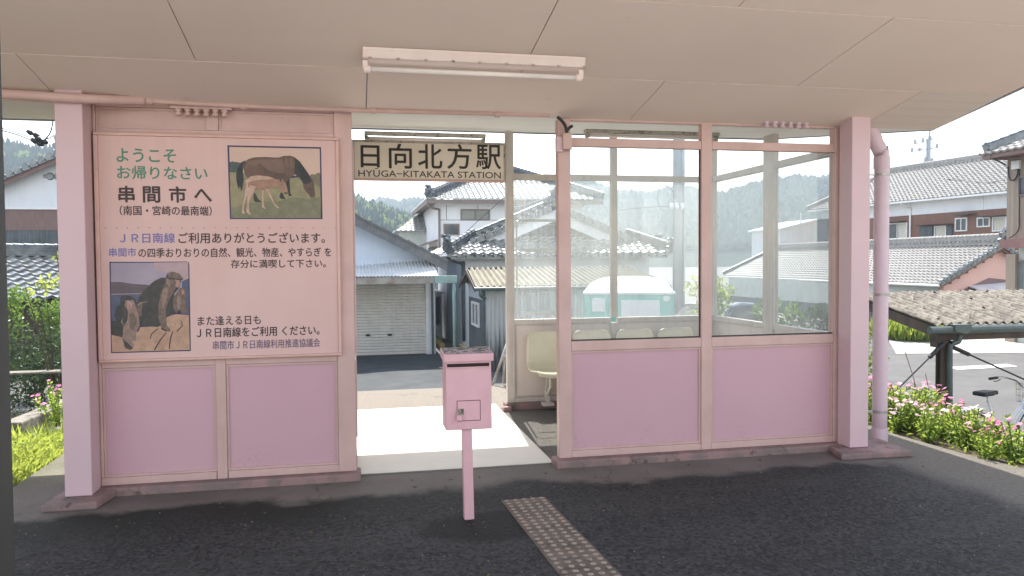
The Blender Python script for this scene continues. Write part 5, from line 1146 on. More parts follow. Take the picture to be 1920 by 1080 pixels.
mb = MB(); mb.tube([(e.x-.05, Y5-.35, zE5-.06), (e.x-.05+sh5, Y5+L5, zE5-.06)], .06, 8); mb.build('gutter', 'white_metal', H5)

# --- long two-storey house of brown boards under a white band
e6a = onY(1888, 358, 36.0); TH = R(90+6.8)
H6 = thing('boarded_house', 'long two-storey house with brown boarding, a white upper band and a silver tile roof', 'house', tuple(e6a))
ea = at(1888, 358.5, 42); eb = at(1515, 394, 57.2); dd = Vector((eb.x-ea.x, eb.y-ea.y, 0)); L6 = dd.length; dd.normalize(); ang6 = math.atan2(dd.y, dd.x)
# local: u along the eave from near to far, v to the right (behind), w up
o6 = Vector((ea.x, ea.y, 0)); nn = Vector((dd.y, -dd.x, 0))
T6 = lambda p: Vector((o6.x+dd.x*p[0]+nn.x*p[1], o6.y+dd.y*p[0]+nn.y*p[1], p[2]))
ze6 = (ea.z+eb.z)/2; W6 = 9.0; zr6 = ze6+2.5
NEAR = -6
part_box('white_band', 'white_wall', H6, (NEAR, .7, ze6-.88, L6-.6, W6-.7, ze6-.02), T=T6)
part_box('lower_wall', 'wood_brown', H6, (NEAR, .73, -1.9, L6-.6, W6-.7, ze6-.881), T=T6)
mb = MB(); A_ = T6((L6, 0, ze6)); B_ = T6((NEAR-.5, 0, ze6)); C_ = T6((L6-3.2, W6/2, zr6)); D_ = T6((NEAR-.5, W6/2, zr6))
tiles(mb, A_, B_, C_, D_, .32, .28, .06, .05); tiles(mb, T6((NEAR-.5, W6, ze6)), T6((L6, W6, ze6)), D_, C_, .30, .26, .045, .03); tiles(mb, T6((L6, W6, ze6)), A_, T6((L6-3.2, W6/2+.01, zr6)), C_, .3, .26)
r6 = mb.build('roof', 'tile_silver', H6)
mb = MB(); ridge(mb, D_, C_, .34, .36, True, .3); ridge(mb, A_+Vector((0,0,.05)), C_, .26, .2, False); b2 = mb.build('ridge', 'tile_silver', H6); b2.parent = r6; b2.matrix_parent_inverse = Matrix()
part_box('eave', 'white_metal', H6, (NEAR-.5, -.06, ze6-.12, L6, .06, ze6-.01), (NEAR-.5, .061, ze6-.05, L6-.05, .699, ze6-.025), T=T6)
def on6(px, py):
    """where a ray meets the boarded wall"""
    P0 = T6((0, .73, 0)); d = ray(px, py); t = (P0-CE).dot(nn)/d.dot(nn); p = CE+d*t; return (p-o6).dot(dd), p.z
for x0, y0, x1, y1, gl, sp, cur in ((1666, 419, 1700, 448, 'window', 1, True), (1754, 425, 1773, 448, 'window_mid', 0, True), (1793, 410, 1812, 432, 'window', 1, False), (1834, 409, 1855, 424, 'window', 1, False), (1863, 408, 1886, 432, 'window_mid', 0, True)):
    ua, za = on6(x0, y1); ub, zb_ = on6(x1, y0)
    window(H6, T6, min(ua, ub), max(ua, ub), za, zb_, .73, gl, 'white_metal', .07, sp, (min(ua, ub)+.02, min(ua, ub)+(max(ua, ub)-min(ua, ub))*(.45 if sp else .95)) if cur else None)
def box6(name, m, x0, y0, x1, y1, v0, v1):
    ua, za = on6(x0, y1); ub, zb_ = on6(x1, y0); return part_box(name, m, H6, (min(ua, ub), v0, za, max(ua, ub), v1, zb_), T=T6)
box6('shutter_box', 'iron_dark', 1726, 424, 1750, 450, .62, .726); box6('shutter_box', 'iron_dark', 1776, 422, 1787, 448, .62, .726); box6('shutter_box', 'iron_dark', 1535, 410, 1556, 455, .6, .726)
for x0, y0, x1, y1 in ((1664, 414, 1700, 418), (1724, 419, 1790, 423), (1800, 400, 1832, 404), (1843, 403, 1890, 407)): box6('hood', 'wood_dark', x0, y0, x1, y1, .1, .72)
ua, za = on6(1708, 470); mb = MB(); mb.T = T6; mb.tube([(ua, .64, -1.8), (ua, .64, ze6-.5), (ua+.3, .1, ze6-.1)], .06, 8); mb.build('downpipe', 'white_metal', H6)
mb = MB(); mb.T = T6
for k in range(4): mb.box(2.0+k*5.2, .66, ze6-.88, 2.14+k*5.2, .699, ze6-.05)
mb.build('pilaster', 'white_wall', H6)

# --- annex with a shed roof left of it
AN = thing('annex', 'pale annex with a thin white lean-to roof beyond the silver-tiled house', 'annex', (34, 56, -1.7))
a = onY(1462, 431, 55); b = onY(1535, 413, 55)
mb = MB(); mb.prism([(a.x, 55, a.z), (b.x, 55, b.z), (b.x, 55, b.z+.12), (a.x, 55, a.z+.12)], (0, 5, 0)); mb.build('roof', 'white_metal', AN)
mb = MB(); mb.prism([(a.x+.2, 55.3, -1.8), (b.x, 55.3, -1.8), (b.x, 55.3, b.z-.02), (a.x+.2, 55.3, a.z-.0)], (0, 4.4, 0)); mb.build('wall', 'white_wall', AN)

# --- brown-sided two-storey house at the right edge
w7 = at(1888, 420, 24.0); XW, YF7 = w7.x, w7.y
H7 = thing('sided_house', 'tall brown-sided house with a reddish canopy edge at the right border', 'house', (XW, YF7, -1.3))
T7 = lambda p: Vector((XW+p[1], YF7-p[0], p[2]))       # u towards the camera along the west wall, v into the house
ef = onX(1836, 291, XW-.95); z7 = ef.z; u7 = YF7-ef.y; zc_ = onX(1900, 458, XW).z; LN7 = 9.0
mb = MB(); corrugated(mb, T7((0, 0, zc_)), T7((LN7, 0, zc_)), T7((0, 0, z7-.1)), T7((LN7, 0, z7-.1)), .24, .016, 4); mb.build('siding', 'siding', H7)
part_box('upper_wall', 'siding', H7, (.0, .03, zc_, LN7, 6, z7-.1), T=T7)
part_box('lower_wall', 'greige_wall', H7, (.35, .1, -1.5, LN7, 6, zc_-.001), T=T7)
part_box('corner_board', 'siding', H7, (-.02, .0, -1.5, .33, .3, zc_-.3), T=T7)
uu = YF7-onX(1874, 456, XW-.6).y
part_box('canopy_edge', 'red_fascia', H7, (uu, -.6, onX(1880, 465, XW-.6).z, LN7, -.02, onX(1880, 449, XW-.6).z), T=T7)
p, q_ = onX(1896, 552, XW+.1), onX(1950, 491, XW+.1); window(H7, T7, YF7-p.y, YF7-q_.y, p.z, q_.z, .1, 'window_mid', 'fascia_brown', .06, 1)
p, q_ = onX(1915, 365, XW), onX(1950, 330, XW); window(H7, T7, YF7-p.y, YF7-q_.y, p.z, q_.z, -.02, 'window', 'fascia_brown', .05, 1)
mb = MB(); tiles(mb, T7((u7, -.95, z7)), T7((LN7, -.95, z7)), T7((u7+3.6, 3, z7+1.9)), T7((LN7, 3, z7+1.9)), .27, .25, .04, .03)
tiles(mb, T7((u7, 7, z7)), T7((u7, -.95, z7)), T7((u7+3.6, 3.01, z7+1.9)), T7((u7+3.61, 3, z7+1.9)), .27, .25); r7 = mb.build('roof', 'tile_silver', H7)
mb = MB(); ridge(mb, T7((u7+.1, -.85, z7+.05)), T7((u7+3.6, 3, z7+1.9)), .24, .2, True); oni(mb, T7((u7+.2, -.75, z7+.1)), (-.6, .6, 0), .55); b2 = mb.build('ridge', 'tile_ridge', H7); b2.parent = r7; b2.matrix_parent_inverse = Matrix()
part_box('eave', 'wood_grey', H7, (u7+.05, -.9, z7-.14, LN7, -.8, z7-.01), (u7+.05, -.79, z7-.06, LN7, -.02, z7-.02), (u7+.02, -.79, z7-.14, u7+.12, 6.9, z7-.01), T=T7)
p, q_ = onX(1899, 318, XW-.05), onX(1914, 300, XW-.05); part_box('meter_box', 'white_metal', H7, (YF7-p.y, -.12, p.z, YF7-q_.y, -.021, q_.z), bevel=.01, T=T7)
o7 = lambda x, y: onX(x, y, XW-.06)
mb = MB(); mb.tube(curve_pts([onX(1857, 285, XW-.9), onX(1862, 297, XW-.8), o7(1884, 308), o7(1890, 315), o7(1893, 335), o7(1902, 337), o7(1908, 327), o7(1909, 317)], 5), .024, 8); mb.tube(curve_pts([o7(1911, 317), o7(1911, 400), o7(1909, 432), o7(1892, 447)], 5), .018, 8); mb.build('service_cable', 'black_rubber', H7, smooth=True)

# --- bicycle shed
BS = thing('bicycle_shed', 'open bicycle shed with mossy corrugated slate roof on a brown steel post', 'bicycle shed', (7.2, 8.4, -1.06))
BX0, BX1, BYE, BYR = 7.03, 14.5, 8.30, 9.98; ZE, ZR = .755, 1.075
mb = MB(); corrugated(mb, (BX0, BYE, ZE), (BX1, BYE, ZE), (BX0, BYR, ZR), (BX1, BYR, ZR), .128, .022, 8, 6)
n0 = len(mb.v)
rs = mb.build('roof', 'slate_roof', BS); md = rs.modifiers.new('solid', 'SOLIDIFY'); md.thickness = .012
mb = MB()
for j, t in enumerate((.12, .42, .72, .96)):
    for k in range(17):
        x = BX0+.25+k*.46+(.2 if j % 2 else 0); y = BYE+(BYR-BYE)*t; z = ZE+(ZR-ZE)*t
        if x < BX1: mb.tube([(x, y, z), (x, y, z+.045)], .008, 6); mb.lathe([(.026, 0), (.012, .014), (0, .016)], (x, y, z+.02), (0, 0, 1), 8)
b2 = mb.build('hook_bolt', 'plinth', BS); b2.parent = rs; b2.matrix_parent_inverse = Matrix()
mb = MB()
for x in (BX0+.03, 9.6, 12.2):
    mb.prism([(x, BYE+.02, ZE-.03), (x, BYR, ZR-.03), (x, BYR, ZR-.15), (x, BYE+.02, ZE-.16)], (.05, 0, 0))
for t in (.18, .5, .85): mb.box(BX0+.081, BYE+(BYR-BYE)*t-.03, ZE+(ZR-ZE)*t-.09, BX1, BYE+(BYR-BYE)*t+.03, ZE+(ZR-ZE)*t-.03)
mb.build('rafter', 'wood_dark', BS)
mb = MB(); mb.box(BX0+.12, BYE+.10, ZE-.22, BX1, BYE+.2, ZE-.10); mb.build('beam', 'wood_dark', BS)
pA = onY(1769, 650, 8.38)
for xp in (pA.x, pA.x+5.2):
    mb = MB(); mb.box(xp-.045, 8.36, -1.07, xp+.045, 8.375, ZE-.22); mb.box(xp-.045, 8.445, -1.07, xp+.045, 8.46, ZE-.22); mb.box(xp-.008, 8.376, -1.07, xp+.008, 8.444, ZE-.22)
    mb.box(xp-.12, 8.35, ZE-.30, xp+.12, 8.47, ZE-.221); mb.build('post', 'wood_dark', BS)
mb = MB(); mb.tube([(BX0-.08, BYE-.035, ZE-.075), (BX1, BYE-.035, ZE-.075)], .05, 10); mb.build('gutter', 'gutter_green', BS)
a, b = onY(1783, 627, 8.27), onY(1812, 607, 8.27); mb = MB(); mb.prism([(a.x, 8.2, a.z+.04), (b.x-.05, 8.2, a.z), (b.x+.02, 8.2, a.z+.05), (b.x+.02, 8.2, b.z), (a.x, 8.2, b.z)], (0, .14, 0)); mb.build('hopper', 'gutter_green', BS, bevel=.005)
o8 = lambda x, y: onY(x, y, 8.31)
mb = MB(); mb.tube(curve_pts([o8(1799, 628), o8(1797, 640), o8(1784, 645), o8(1781, 656), o8(1781, 760), o8(1781, 900)], 5), .034, 12); mb.build('downpipe', 'gutter_green', BS, smooth=True)
for a, b in ((o8(1757, 656), o8(1668, 744)), (onY(1800, 657, 8.35), onY(1935, 718, 8.35))):
    mb = MB(); mb.tube([a, b], .011, 8); d = (b-a).normalized(); mb.tube([a-d*.12, a+d*.14], .028, 8); mb.build('brace', 'black_rubber', BS)

# --- bicycle under the shed
BC = thing('bicycle', 'white-fendered bicycle with black saddle and front basket parked under the shed', 'bicycle', (8.2, 8.35, -1.05))
TB_ = frame((7.93, 8.36, -1.045), R(8))
def bt(name, m, pts, r, smooth=True, n=10):
    mb = MB(); mb.T = TB_; mb.tube(pts, r, n); return mb.build(name, m, BC, smooth=smooth)
RW, FW, WR = (-.28, 0, .33), (.80, 0, .33), .32
for c in (RW, FW):
    mb = MB(); mb.T = TB_
    ring = [(c[0]+WR*math.cos(t*math.pi/16), 0, c[2]+WR*math.sin(t*math.pi/16)) for t in range(33)]; mb.tube(ring, .018, 8, False); wh = mb.build('wheel', 'black_rubber', BC, smooth=True)
    mb = MB(); mb.T = TB_
    for k in range(18): t = k*math.pi/9; mb.tube([(c[0], .03*(-1)**k, c[2]), (c[0]+.31*math.cos(t), 0, c[2]+.31*math.sin(t))], .0016, 4)
    mb.tube([(c[0], -.05, c[2]), (c[0], .05, c[2])], .025, 10); s_ = mb.build('spoke', 'chrome', BC); s_.parent = wh; s_.matrix_parent_inverse = Matrix()
    mb = MB(); mb.T = TB_; vs = []; a0, a1 = (-10, 190) if c is RW else (20, 160)
    for k in range(25):
        t = R(a0+(a1-a0)*k/24); vs += [(c[0]+.355*math.cos(t), -.03, c[2]+.355*math.sin(t)), (c[0]+.37*math.cos(t), 0, c[2]+.37*math.sin(t)), (c[0]+.355*math.cos(t), .03, c[2]+.355*math.sin(t))]
    mb.add(vs, [(3*k+i, 3*k+i+1, 3*k+i+4, 3*k+i+3) for k in range(24) for i in range(2)]); mb.build('mudguard', 'white_metal', BC, smooth=True)
mb = MB(); mb.T = TB_
for a, b in (((.62, 0, .78), (.17, 0, .32)), ((.60, 0, .70), (.12, 0, .40)), ((.17, 0, .30), (-.04, 0, .80)), ((.17, .02, .30), (-.28, .05, .33)), ((.17, -.02, .30), (-.28, -.05, .33)), ((-.01, .02, .62), (-.28, .05, .33)), ((-.01, -.02, .62), (-.28, -.05, .33)), ((.58, 0, .92), (.66, 0, .66)), ((.66, .05, .66), (.80, .05, .33)), ((.66, -.05, .66), (.80, -.05, .33))): mb.tube([a, b], .015, 8)
mb.tube([(-.04, 0, .78), (-.05, 0, .86)], .012, 8); mb.build('frame', 'white_metal', BC, smooth=True)
mb = MB(); mb.T = TB_; mb.prism([(-.20, -.09, .865), (-.21, .09, .865), (-.02, .085, .875), (.04, .03, .87), (.13, .018, .865), (.13, -.018, .865), (.04, -.03, .87), (-.02, -.085, .875)], (0, 0, .055)); mb.build('saddle', 'black_rubber', BC, bevel=.02)
bt('handlebar', 'chrome', curve_pts([(.36, -.27, 1.02), (.52, -.26, 1.03), (.60, -.12, 1.0), (.585, 0, .93), (.60, .12, 1.0), (.52, .26, 1.03), (.36, .27, 1.02)], 5), .011)
for s in (1, -1): bt('grip', 'black_rubber', [(.32, .27*s, 1.02), (.46, .267*s, 1.027)], .018); bt('brake_lever', 'black_rubber', [(.50, .25*s, 1.01), (.44, .25*s, .985), (.38, .255*s, .985)], .006)
mb = MB(); mb.T = TB_
for z in (.72, .80, .88, .96):
    q_ = .01*(z-.72)*4; ring = [(.66, -.15-q_, z), (.98+q_, -.15-q_, z), (.98+q_, .15+q_, z), (.66, .15+q_, z), (.66, -.15-q_, z)]
    for i in range(4): mb.tube([ring[i], ring[i+1]], .004, 5)
for i in range(9):
    x = .66+i*.04; mb.tube([(x, -.15, .72), (x, -.16, .96)], .0025, 4); mb.tube([(x, .15, .72), (x, .16, .96)], .0025, 4); mb.tube([(x, -.15, .72), (x, .15, .72)], .0025, 4)
for i in range(8):
    y = -.15+i*.043; mb.tube([(.98, y, .72), (.99, y, .96)], .0025, 4); mb.tube([(.66, y, .72), (.66, y, .96)], .0025, 4)
mb.build('basket', 'chrome', BC)
mb = MB(); mb.T = TB_; mb.box(-.60, -.07, .70, -.15, .07, .712); mb.tube([(-.55, .06, .70), (-.30, .06, .34)], .006, 6); mb.tube([(-.55, -.06, .70), (-.30, -.06, .34)], .006, 6); mb.build('rear_carrier', 'chrome', BC)

# --- houses on the left
Y8 = 30.0
H8 = thing('plaster_house', 'white plastered gable house with a brown board skirt, left of the shelter', 'house', (-11, Y8, -1.4))
a = onY(8, 331, Y8-.4); b = onY(104, 290, Y8-.4); s8 = (b.z-a.z)/(b.x-a.x); xr = b.x+.35; zr8 = b.z+.2*s8; hw8 = 4.6
mb = MB(); mb.prism([(xr-hw8+.6, Y8, .4), (xr+hw8-.6, Y8, .4), (xr+hw8-.6, Y8, zr8-s8*(hw8-.6)-.1), (xr, Y8, zr8-.1), (xr-hw8+.6, Y8, zr8-s8*(hw8-.6)-.1)], (0, 8, 0)); mb.build('wall', 'white_wall', H8)
zs_ = onY(60, 393, Y8).z; zt_ = onY(60, 432, Y8).z
part_box('board_skirt', 'wood_grey', H8, (xr-hw8+.55, Y8-.05, zt_, xr+hw8-.55, Y8-.002, zs_)); part_box('base_wall', 'iron_dark', H8, (xr-hw8+.6, Y8+.01, -1.6, xr+hw8-.6, Y8+8, .39), (xr-hw8+.5, Y8-.04, .4, xr+hw8-.5, Y8-.003, zt_-.002))
part_box('drip_ledge', 'white_metal', H8, (xr-hw8+.5, Y8-.12, zs_+.001, xr+hw8-.5, Y8-.003, zs_+.07))
mb = MB()
for s in (1, -1): tiles(mb, (xr+s*hw8, Y8-.55, zr8-s8*hw8), (xr+s*hw8, Y8+8.5, zr8-s8*hw8), (xr, Y8-.55, zr8), (xr, Y8+8.5, zr8), .28, .25, .04, .03)
r8 = mb.build('roof', 'tile_dark', H8)
mb = MB(); ridge(mb, (xr, Y8-.55, zr8), (xr, Y8+8.5, zr8), .34, .4); oni(mb, (xr, Y8-.6, zr8+.1), (0, -1, 0), 1.2)
for s in (1, -1): verge(mb, (xr+s*hw8, Y8-.5, zr8-s8*hw8+.04), (xr+s*.1, Y8-.5, zr8), -.1, .4, .085)
b2 = mb.build('ridge', 'tile_ridge', H8); b2.parent = r8; b2.matrix_parent_inverse = Matrix()
mb = MB()
for s in (1, -1): mb.prism([(xr, Y8-.5, zr8-.05), (xr+s*hw8, Y8-.5, zr8-s8*hw8-.05), (xr+s*hw8, Y8-.5, zr8-s8*hw8-.25), (xr, Y8-.5, zr8-.25)], (0, .06, 0))
b2 = mb.build('bargeboard', 'wood_grey', H8); b2.parent = r8; b2.matrix_parent_inverse = Matrix()
mb = MB(); p = onY(97, 330.5, Y8-.03)
for dx, r_ in ((-.22, .07), (-.06, .14), (.2, .14), (.36, .07)): mb.lathe([(0, .03), (r_*.8, .03), (r_, 0)], (p.x+dx, Y8-.001, p.z), (0, -1, 0), 12)
mb.build('gable_ornament', 'tile_ridge', H8)
Y9 = 20.0
H9 = thing('low_tiled_house', 'low house whose bright wavy tile roof shows below the white plastered gable', 'house', (-8, Y9+2, -1.1))
a = onY(-60, 566, Y9); b = onY(160, 562, Y9); c = onY(-60, 480, Y9+2.3); z9, z9r = a.z, c.z
_9 = R(42)
def T9(p):
    x, y = p[0]+8, p[1]-Y9; return Vector((-8+x*math.cos(_9)-y*math.sin(_9), Y9+x*math.sin(_9)+y*math.cos(_9), p[2]))
part_box('wall', 'wood_dark', H9, (-14, Y9+.5, -1.2, -4.2, Y9+4.3, z9-.03), T=T9)
mb = MB(); tiles(mb, T9((-14.5, Y9, z9)), T9((-3.6, Y9, z9)), T9((-14.5, Y9+2.4, z9r)), T9((-3.6, Y9+2.4, z9r)), .30, .26, .06, .06); tiles(mb, T9((-3.6, Y9+4.8, z9)), T9((-14.5, Y9+4.8, z9)), T9((-3.6, Y9+2.4, z9r)), T9((-14.5, Y9+2.4, z9r)), .3, .26); r9 = mb.build('roof', 'tile_dark', H9)
mb = MB(); ridge(mb, T9((-14.5, Y9+2.4, z9r)), T9((-3.6, Y9+2.4, z9r)), .3, .25, False); b2 = mb.build('ridge', 'tile_ridge', H9); b2.parent = r9; b2.matrix_parent_inverse = Matrix()
# ------------------------------------------------------------------ hills, woods and plants
HM = {}
def hill(name, prof, d, depth, m, rows=14, rough=3.0, base=-3.0):
    """prof: (px, ridge py) along the skyline at distance d from the camera; the slope starts depth metres nearer"""
    px = [p[0] for p in prof]; xs = [px[0]+(px[-1]-px[0])*i/90 for i in range(91)]
    def ry(x):
        for (x0, y0), (x1, y1) in zip(prof, prof[1:]):
            if x <= x1: return y0+(y1-y0)*smooth((x-x0)/(x1-x0))
        return prof[-1][1]
    top = [at(x, ry(x), d) for x in xs]; vs = []
    for j in range(rows+3):
        for i, t in enumerate(top):
            dirv = Vector((t.x, t.y, 0)).normalized()
            if j <= rows:
                f = j/rows; s = f**.8; p = t-dirv*depth*(1-f); z = base+(t.z-base)*s
                z += rough*mnoise.noise(Vector((p.x/40, p.y/40, 3)))*(1-f)*f*4
                vs.append((p.x, p.y, z))
            else:
                p = t+dirv*depth*.5*(j-rows); vs.append((p.x, p.y, max(base, t.z-(t.z-base)*.5*(j-rows))))
    n = len(top); mb = MB(); mb.add(vs, [(j*n+i, j*n+i+1, (j+1)*n+i+1, (j+1)*n+i) for j in range(rows+2) for i in range(n-1)])
    tag(mb.build(name, m, smooth=True), kind='structure'); HM[name] = (vs, n, rows)
    return vs, n, rows
def conifer(mb, p, h, r, rg, tiers=3, n=7):
    for k in range(tiers):
        z0 = p.z+h*(.08+.27*k); z1 = min(p.z+h, z0+h*(.52-.07*k)); rr = r*(1-.27*k); a0 = rg.random()*6
        ring = [(p.x+rr*rg.uniform(.7, 1.15)*math.cos(a0+2*math.pi*i/n), p.y+rr*rg.uniform(.7, 1.15)*math.sin(a0+2*math.pi*i/n), z0+rg.uniform(-.05, .05)*h) for i in range(n)]
        mb.add(ring+[(p.x, p.y, z1)], [(i, (i+1) % n, n) for i in range(n)])
def puff(mb, p, h, r, rg, n=26):
    for _ in range(n):
        v = rnd_dir(rg); q = p+Vector((v.x*r, v.y*r, h*.55+v.z*h*.45)); leaf(mb, q, v+Vector((0, 0, .4)), r*.75, r*.6, rg)
def wood(name, hname, cnt, m, h, r, rg, lo=.1, hi=1, kind='conifer', tiers=3, sel=None):
    vs, n, rows = HM[hname]; mb = MB(); k = 0
    while k < cnt:
        j = rg.uniform(lo, hi)*rows; i = rg.random()*(n-2); j0 = min(int(j), rows-1); i0 = int(i)
        p = Vector(vs[j0*n+i0]).lerp(Vector(vs[(j0+1)*n+i0]), j-j0).lerp(Vector(vs[j0*n+i0+1]).lerp(Vector(vs[(j0+1)*n+i0+1]), j-j0), i-i0); k += 1
        if sel and not sel(p, j/rows): continue
        if kind == 'conifer': conifer(mb, p, h*rg.uniform(.7, 1.25), r*rg.uniform(.8, 1.2), rg, tiers)
        else: puff(mb, p, h*rg.uniform(.7, 1.2), r*rg.uniform(.8, 1.2), rg)
    return tag(mb.build(name, m, recalc=False), kind='stuff')
M['hill_floor'] = pmat('hill_floor', (.035, .055, .025), (.025, .04, .02), .1, rough=1)
rg = random.Random(11)
hill('wooded_hill', [(-420, 232), (-150, 256), (0, 280), (60, 290), (110, 298), (300, 315), (520, 345), (655, 384), (700, 400), (745, 420), (790, 440), (830, 458), (900, 480)], 330, 150, 'hill_floor')
wood('hill_conifers', 'wooded_hill', 7000, 'conifer', 6.0, 1.75, rg, .12, 1.0)
wood('hill_bamboo', 'wooded_hill', 1100, 'bamboo', 4.6, 2.2, rg, .2, .85, 'puff', sel=lambda p, t: mnoise.noise(Vector((p.x/35, p.y/35, 9))) > .02)
hill('distant_hill', [(600, 420), (680, 392), (715, 379), (745, 386), (775, 380), (830, 384), (900, 372), (980, 352), (1060, 334), (1100, 348), (1150, 361), (1200, 367), (1235, 366), (1265, 357), (1290, 360), (1318, 367), (1347, 371), (1385, 360), (1430, 346), (1470, 342), (1500, 337), (1530, 341), (1562, 336), (1610, 340), (1700, 365), (1900, 400)], 620, 260, 'hill_floor', 16, 8)
wood('distant_wood', 'distant_hill', 8000, 'conifer', 6.5, 4.6, rg, .1, 1.0, 'conifer', 2)
mb = MB(); rg = random.Random(5)

# --- left bank: grass, kerb, flowers, bushes
def bz(x, y): return bank_z(x, y)
mb = MB(); rg = random.Random(3)
for _ in range(22000):
    y = 5.8+7.5*rg.random()**1.5; x = -2.42-5.5*rg.random()**1.3*(.35+.65*min(1, (y-5.2)/4))
    if y < 6.03 and x > -3.05: continue
    h = rg.uniform(.04, .11)*(1.0 if mnoise.noise(Vector((x*2, y*2, 0))) > -.2 else .6); a = rg.random()*6.28; w_ = rg.uniform(.004, .009); z = bz(x, y)-.01
    dx, dy = math.cos(a), math.sin(a); bend = h*rg.uniform(.2, .9)
    mb.add([(x-dy*w_, y+dx*w_, z), (x+dy*w_, y-dx*w_, z), (x+dx*bend*.4+dy*w_*.8, y+dy*bend*.4-dx*w_*.8, z+h*.7), (x+dx*bend, y+dy*bend, z+h)], [(0, 1, 2), (0, 2, 3)])
for _ in range(7000):
    y = 5.9+5*rg.random()**1.4; x = -2.42-4*rg.random()*(.4+.6*min(1, (y-5.2)/4))
    if y < 6.05 and x > -3.05: continue
    leaf(mb, Vector((x, y, bz(x, y)+rg.uniform(.0, .07))), Vector((rg.uniform(-1, 1), rg.uniform(-1, 1), rg.uniform(.1, .8))), rg.uniform(.02, .05), .022, rg)
for _ in range(6000):
    y = rg.uniform(8.5, 13.2); x = -2.6-7*rg.random()
    h = rg.uniform(.10, .24); a = rg.random()*6.28; w_ = rg.uniform(.012, .022); z = bz(x, y)-.01; dx, dy = math.cos(a), math.sin(a)
    mb.add([(x-dy*w_, y+dx*w_, z), (x+dy*w_, y-dx*w_, z), (x+dx*h*.5, y+dy*h*.5, z+h)], [(0, 1, 2)])
tag(mb.build('grass', 'grass', recalc=False), kind='stuff')
a = onZ(18, 812, -.22); b = onZ(112, 752, -.35)
mb = MB(); mb.bar((a.x, a.y, a.z-.02), (b.x+.35, b.y+1.2, b.z-.05), .22, .26); mb.bar((a.x+.2, a.y+.1, a.z-.16), (b.x+.55, b.y+1.2, b.z-.2), .2, .2)
M['stone'] = pmat('stone', (.24, .22, .19), (.14, .13, .11), 14, rough=.95, bst=.6, bsc=50, spots=(.07, .08, .04), spot_sc=7, spot_lo=.56, spot_hi=.66)
tag(mb.build('stone_kerb', 'stone', bevel=.02), 'rough grey stone kerb slanting through the grass on the left', 'kerb')
def flower_mesh(rg, tops, n=5, r=.022):
    mb = MB()
    for p, up in tops:
        u = up.normalized(); a = u.cross(Vector((.3, .8, .2))).normalized(); b = u.cross(a); a0 = rg.random()*6
        for k in range(n):
            t = a0+2*math.pi*k/n; d = (a*math.cos(t)+b*math.sin(t)); s = (b*math.cos(t)-a*math.sin(t))
            mb.add([p, p+d*r*.7+s*r*.5+u*.003, p+d*r*1.25+u*.001, p+d*r*.7-s*r*.5+u*.003], [(0, 1, 2, 3)])
    return mb
def vinca(seed, petal, hgt=.37, nst=22, spread=.20):
    rg = random.Random(seed); t = thing('flowering_plant', 'x', 'plant', (0, 0, 0))
    mb = MB(); ms = MB(); tops = []
    for k in range(nst):
        a = rg.random()*6.28; rr = spread*rg.random()**.5; h = hgt*rg.uniform(.65, 1.1); b0 = Vector((rr*.3*math.cos(a), rr*.3*math.sin(a), -.03)); b1 = Vector((rr*1.25*math.cos(a), rr*1.25*math.sin(a), h))
        ms.tube([b0, b0.lerp(b1, .5)+Vector((0, 0, .02)), b1], .004, 5)
        m_ = int(h/.032)
        for j in range(m_):
            f = .18+.82*j/m_; p = b0.lerp(b1, f); a2 = j*1.57+rg.uniform(-.4, .4)
            for s in (0, math.pi):
                d = Vector((math.cos(a2+s), math.sin(a2+s), rg.uniform(.15, .9))); leaf(mb, p, d, rg.uniform(.04, .075)*(1.1-.3*f), .028, rg)
        if rg.random() < .62:
            for q in range(rg.choice((1, 1, 2))): tops.append((b1+Vector((rg.uniform(-.025, .025), rg.uniform(-.025, .025), rg.uniform(.0, .03))), Vector((rg.uniform(-.6, .6), rg.uniform(-1.0, .2), 1))))
    mb.build('foliage', 'leaf_flower', t, recalc=False); ms.build('stem', 'leaf_bush', t); flower_mesh(rg, tops).build('blossom', petal, t, recalc=False)
    return t
protos = [vinca(s, pt) for s, pt in ((1, 'petal_pink'), (2, 'petal_pink'), (3, 'petal_pale'), (4, 'petal_pink'), (6, 'petal_pale'))]
spots = []; rg = random.Random(21); edge = lambda y: 4.74 if y > 6.1 else 4.78+.10*max(0, 5.3-y) if y > 4.8 else 4.88+(4.8-y)*.55
for j in range(60):
    for i in range(14):
        y = 3.95+j*.30; x = edge(y)+.16+i*.30+(.15 if j % 2 else 0)
        if y > 9.0: continue
        x += rg.uniform(-.09, .09); y += rg.uniform(-.09, .09)
        if x > 7.0 or y > 8.9 or (x > 6.3 and y > 7.6): continue
        if i > 1 and rg.random() < .18: continue
        spots.append((x, y))
used = set()
for k, (x, y) in enumerate(spots):
    q = k % len(protos) if rg.random() < .7 else rg.randrange(len(protos))
    o = protos[q] if q not in used else copy_tree(protos[q]); used.add(q)
    s = rg.uniform(.8, 1.18)*(1.0 if x-edge(y) > .3 else .85)*(.80 if y < 6.3 else 1.0)
    o.location = (x, y, bank_z(x, y)-.01); o.rotation_euler = (rg.uniform(-.12, .12), rg.uniform(-.12, .12), rg.random()*6.28); o.scale = (s, s, s*rg.uniform(.85, 1.15))
    pale = q in (2, 4)
    o['label'] = 'leafy plant with pale whitish blossoms in the flower bed by the bicycle shed' if pale else 'leafy plant with pink blossoms in the flower bed by the bicycle shed'; o['group'] = 'pale flowering plants in the right bed' if pale else 'pink flowering plants in the right bed'
a = onZ(98, 792, -.3); o = vinca(9, 'petal_pink', .60, 22, .34); o.location = (a.x+.1, a.y, bank_z(a.x, a.y)); o['label'] = 'single straggly pink-flowered plant beside the stone kerb left of the shelter'
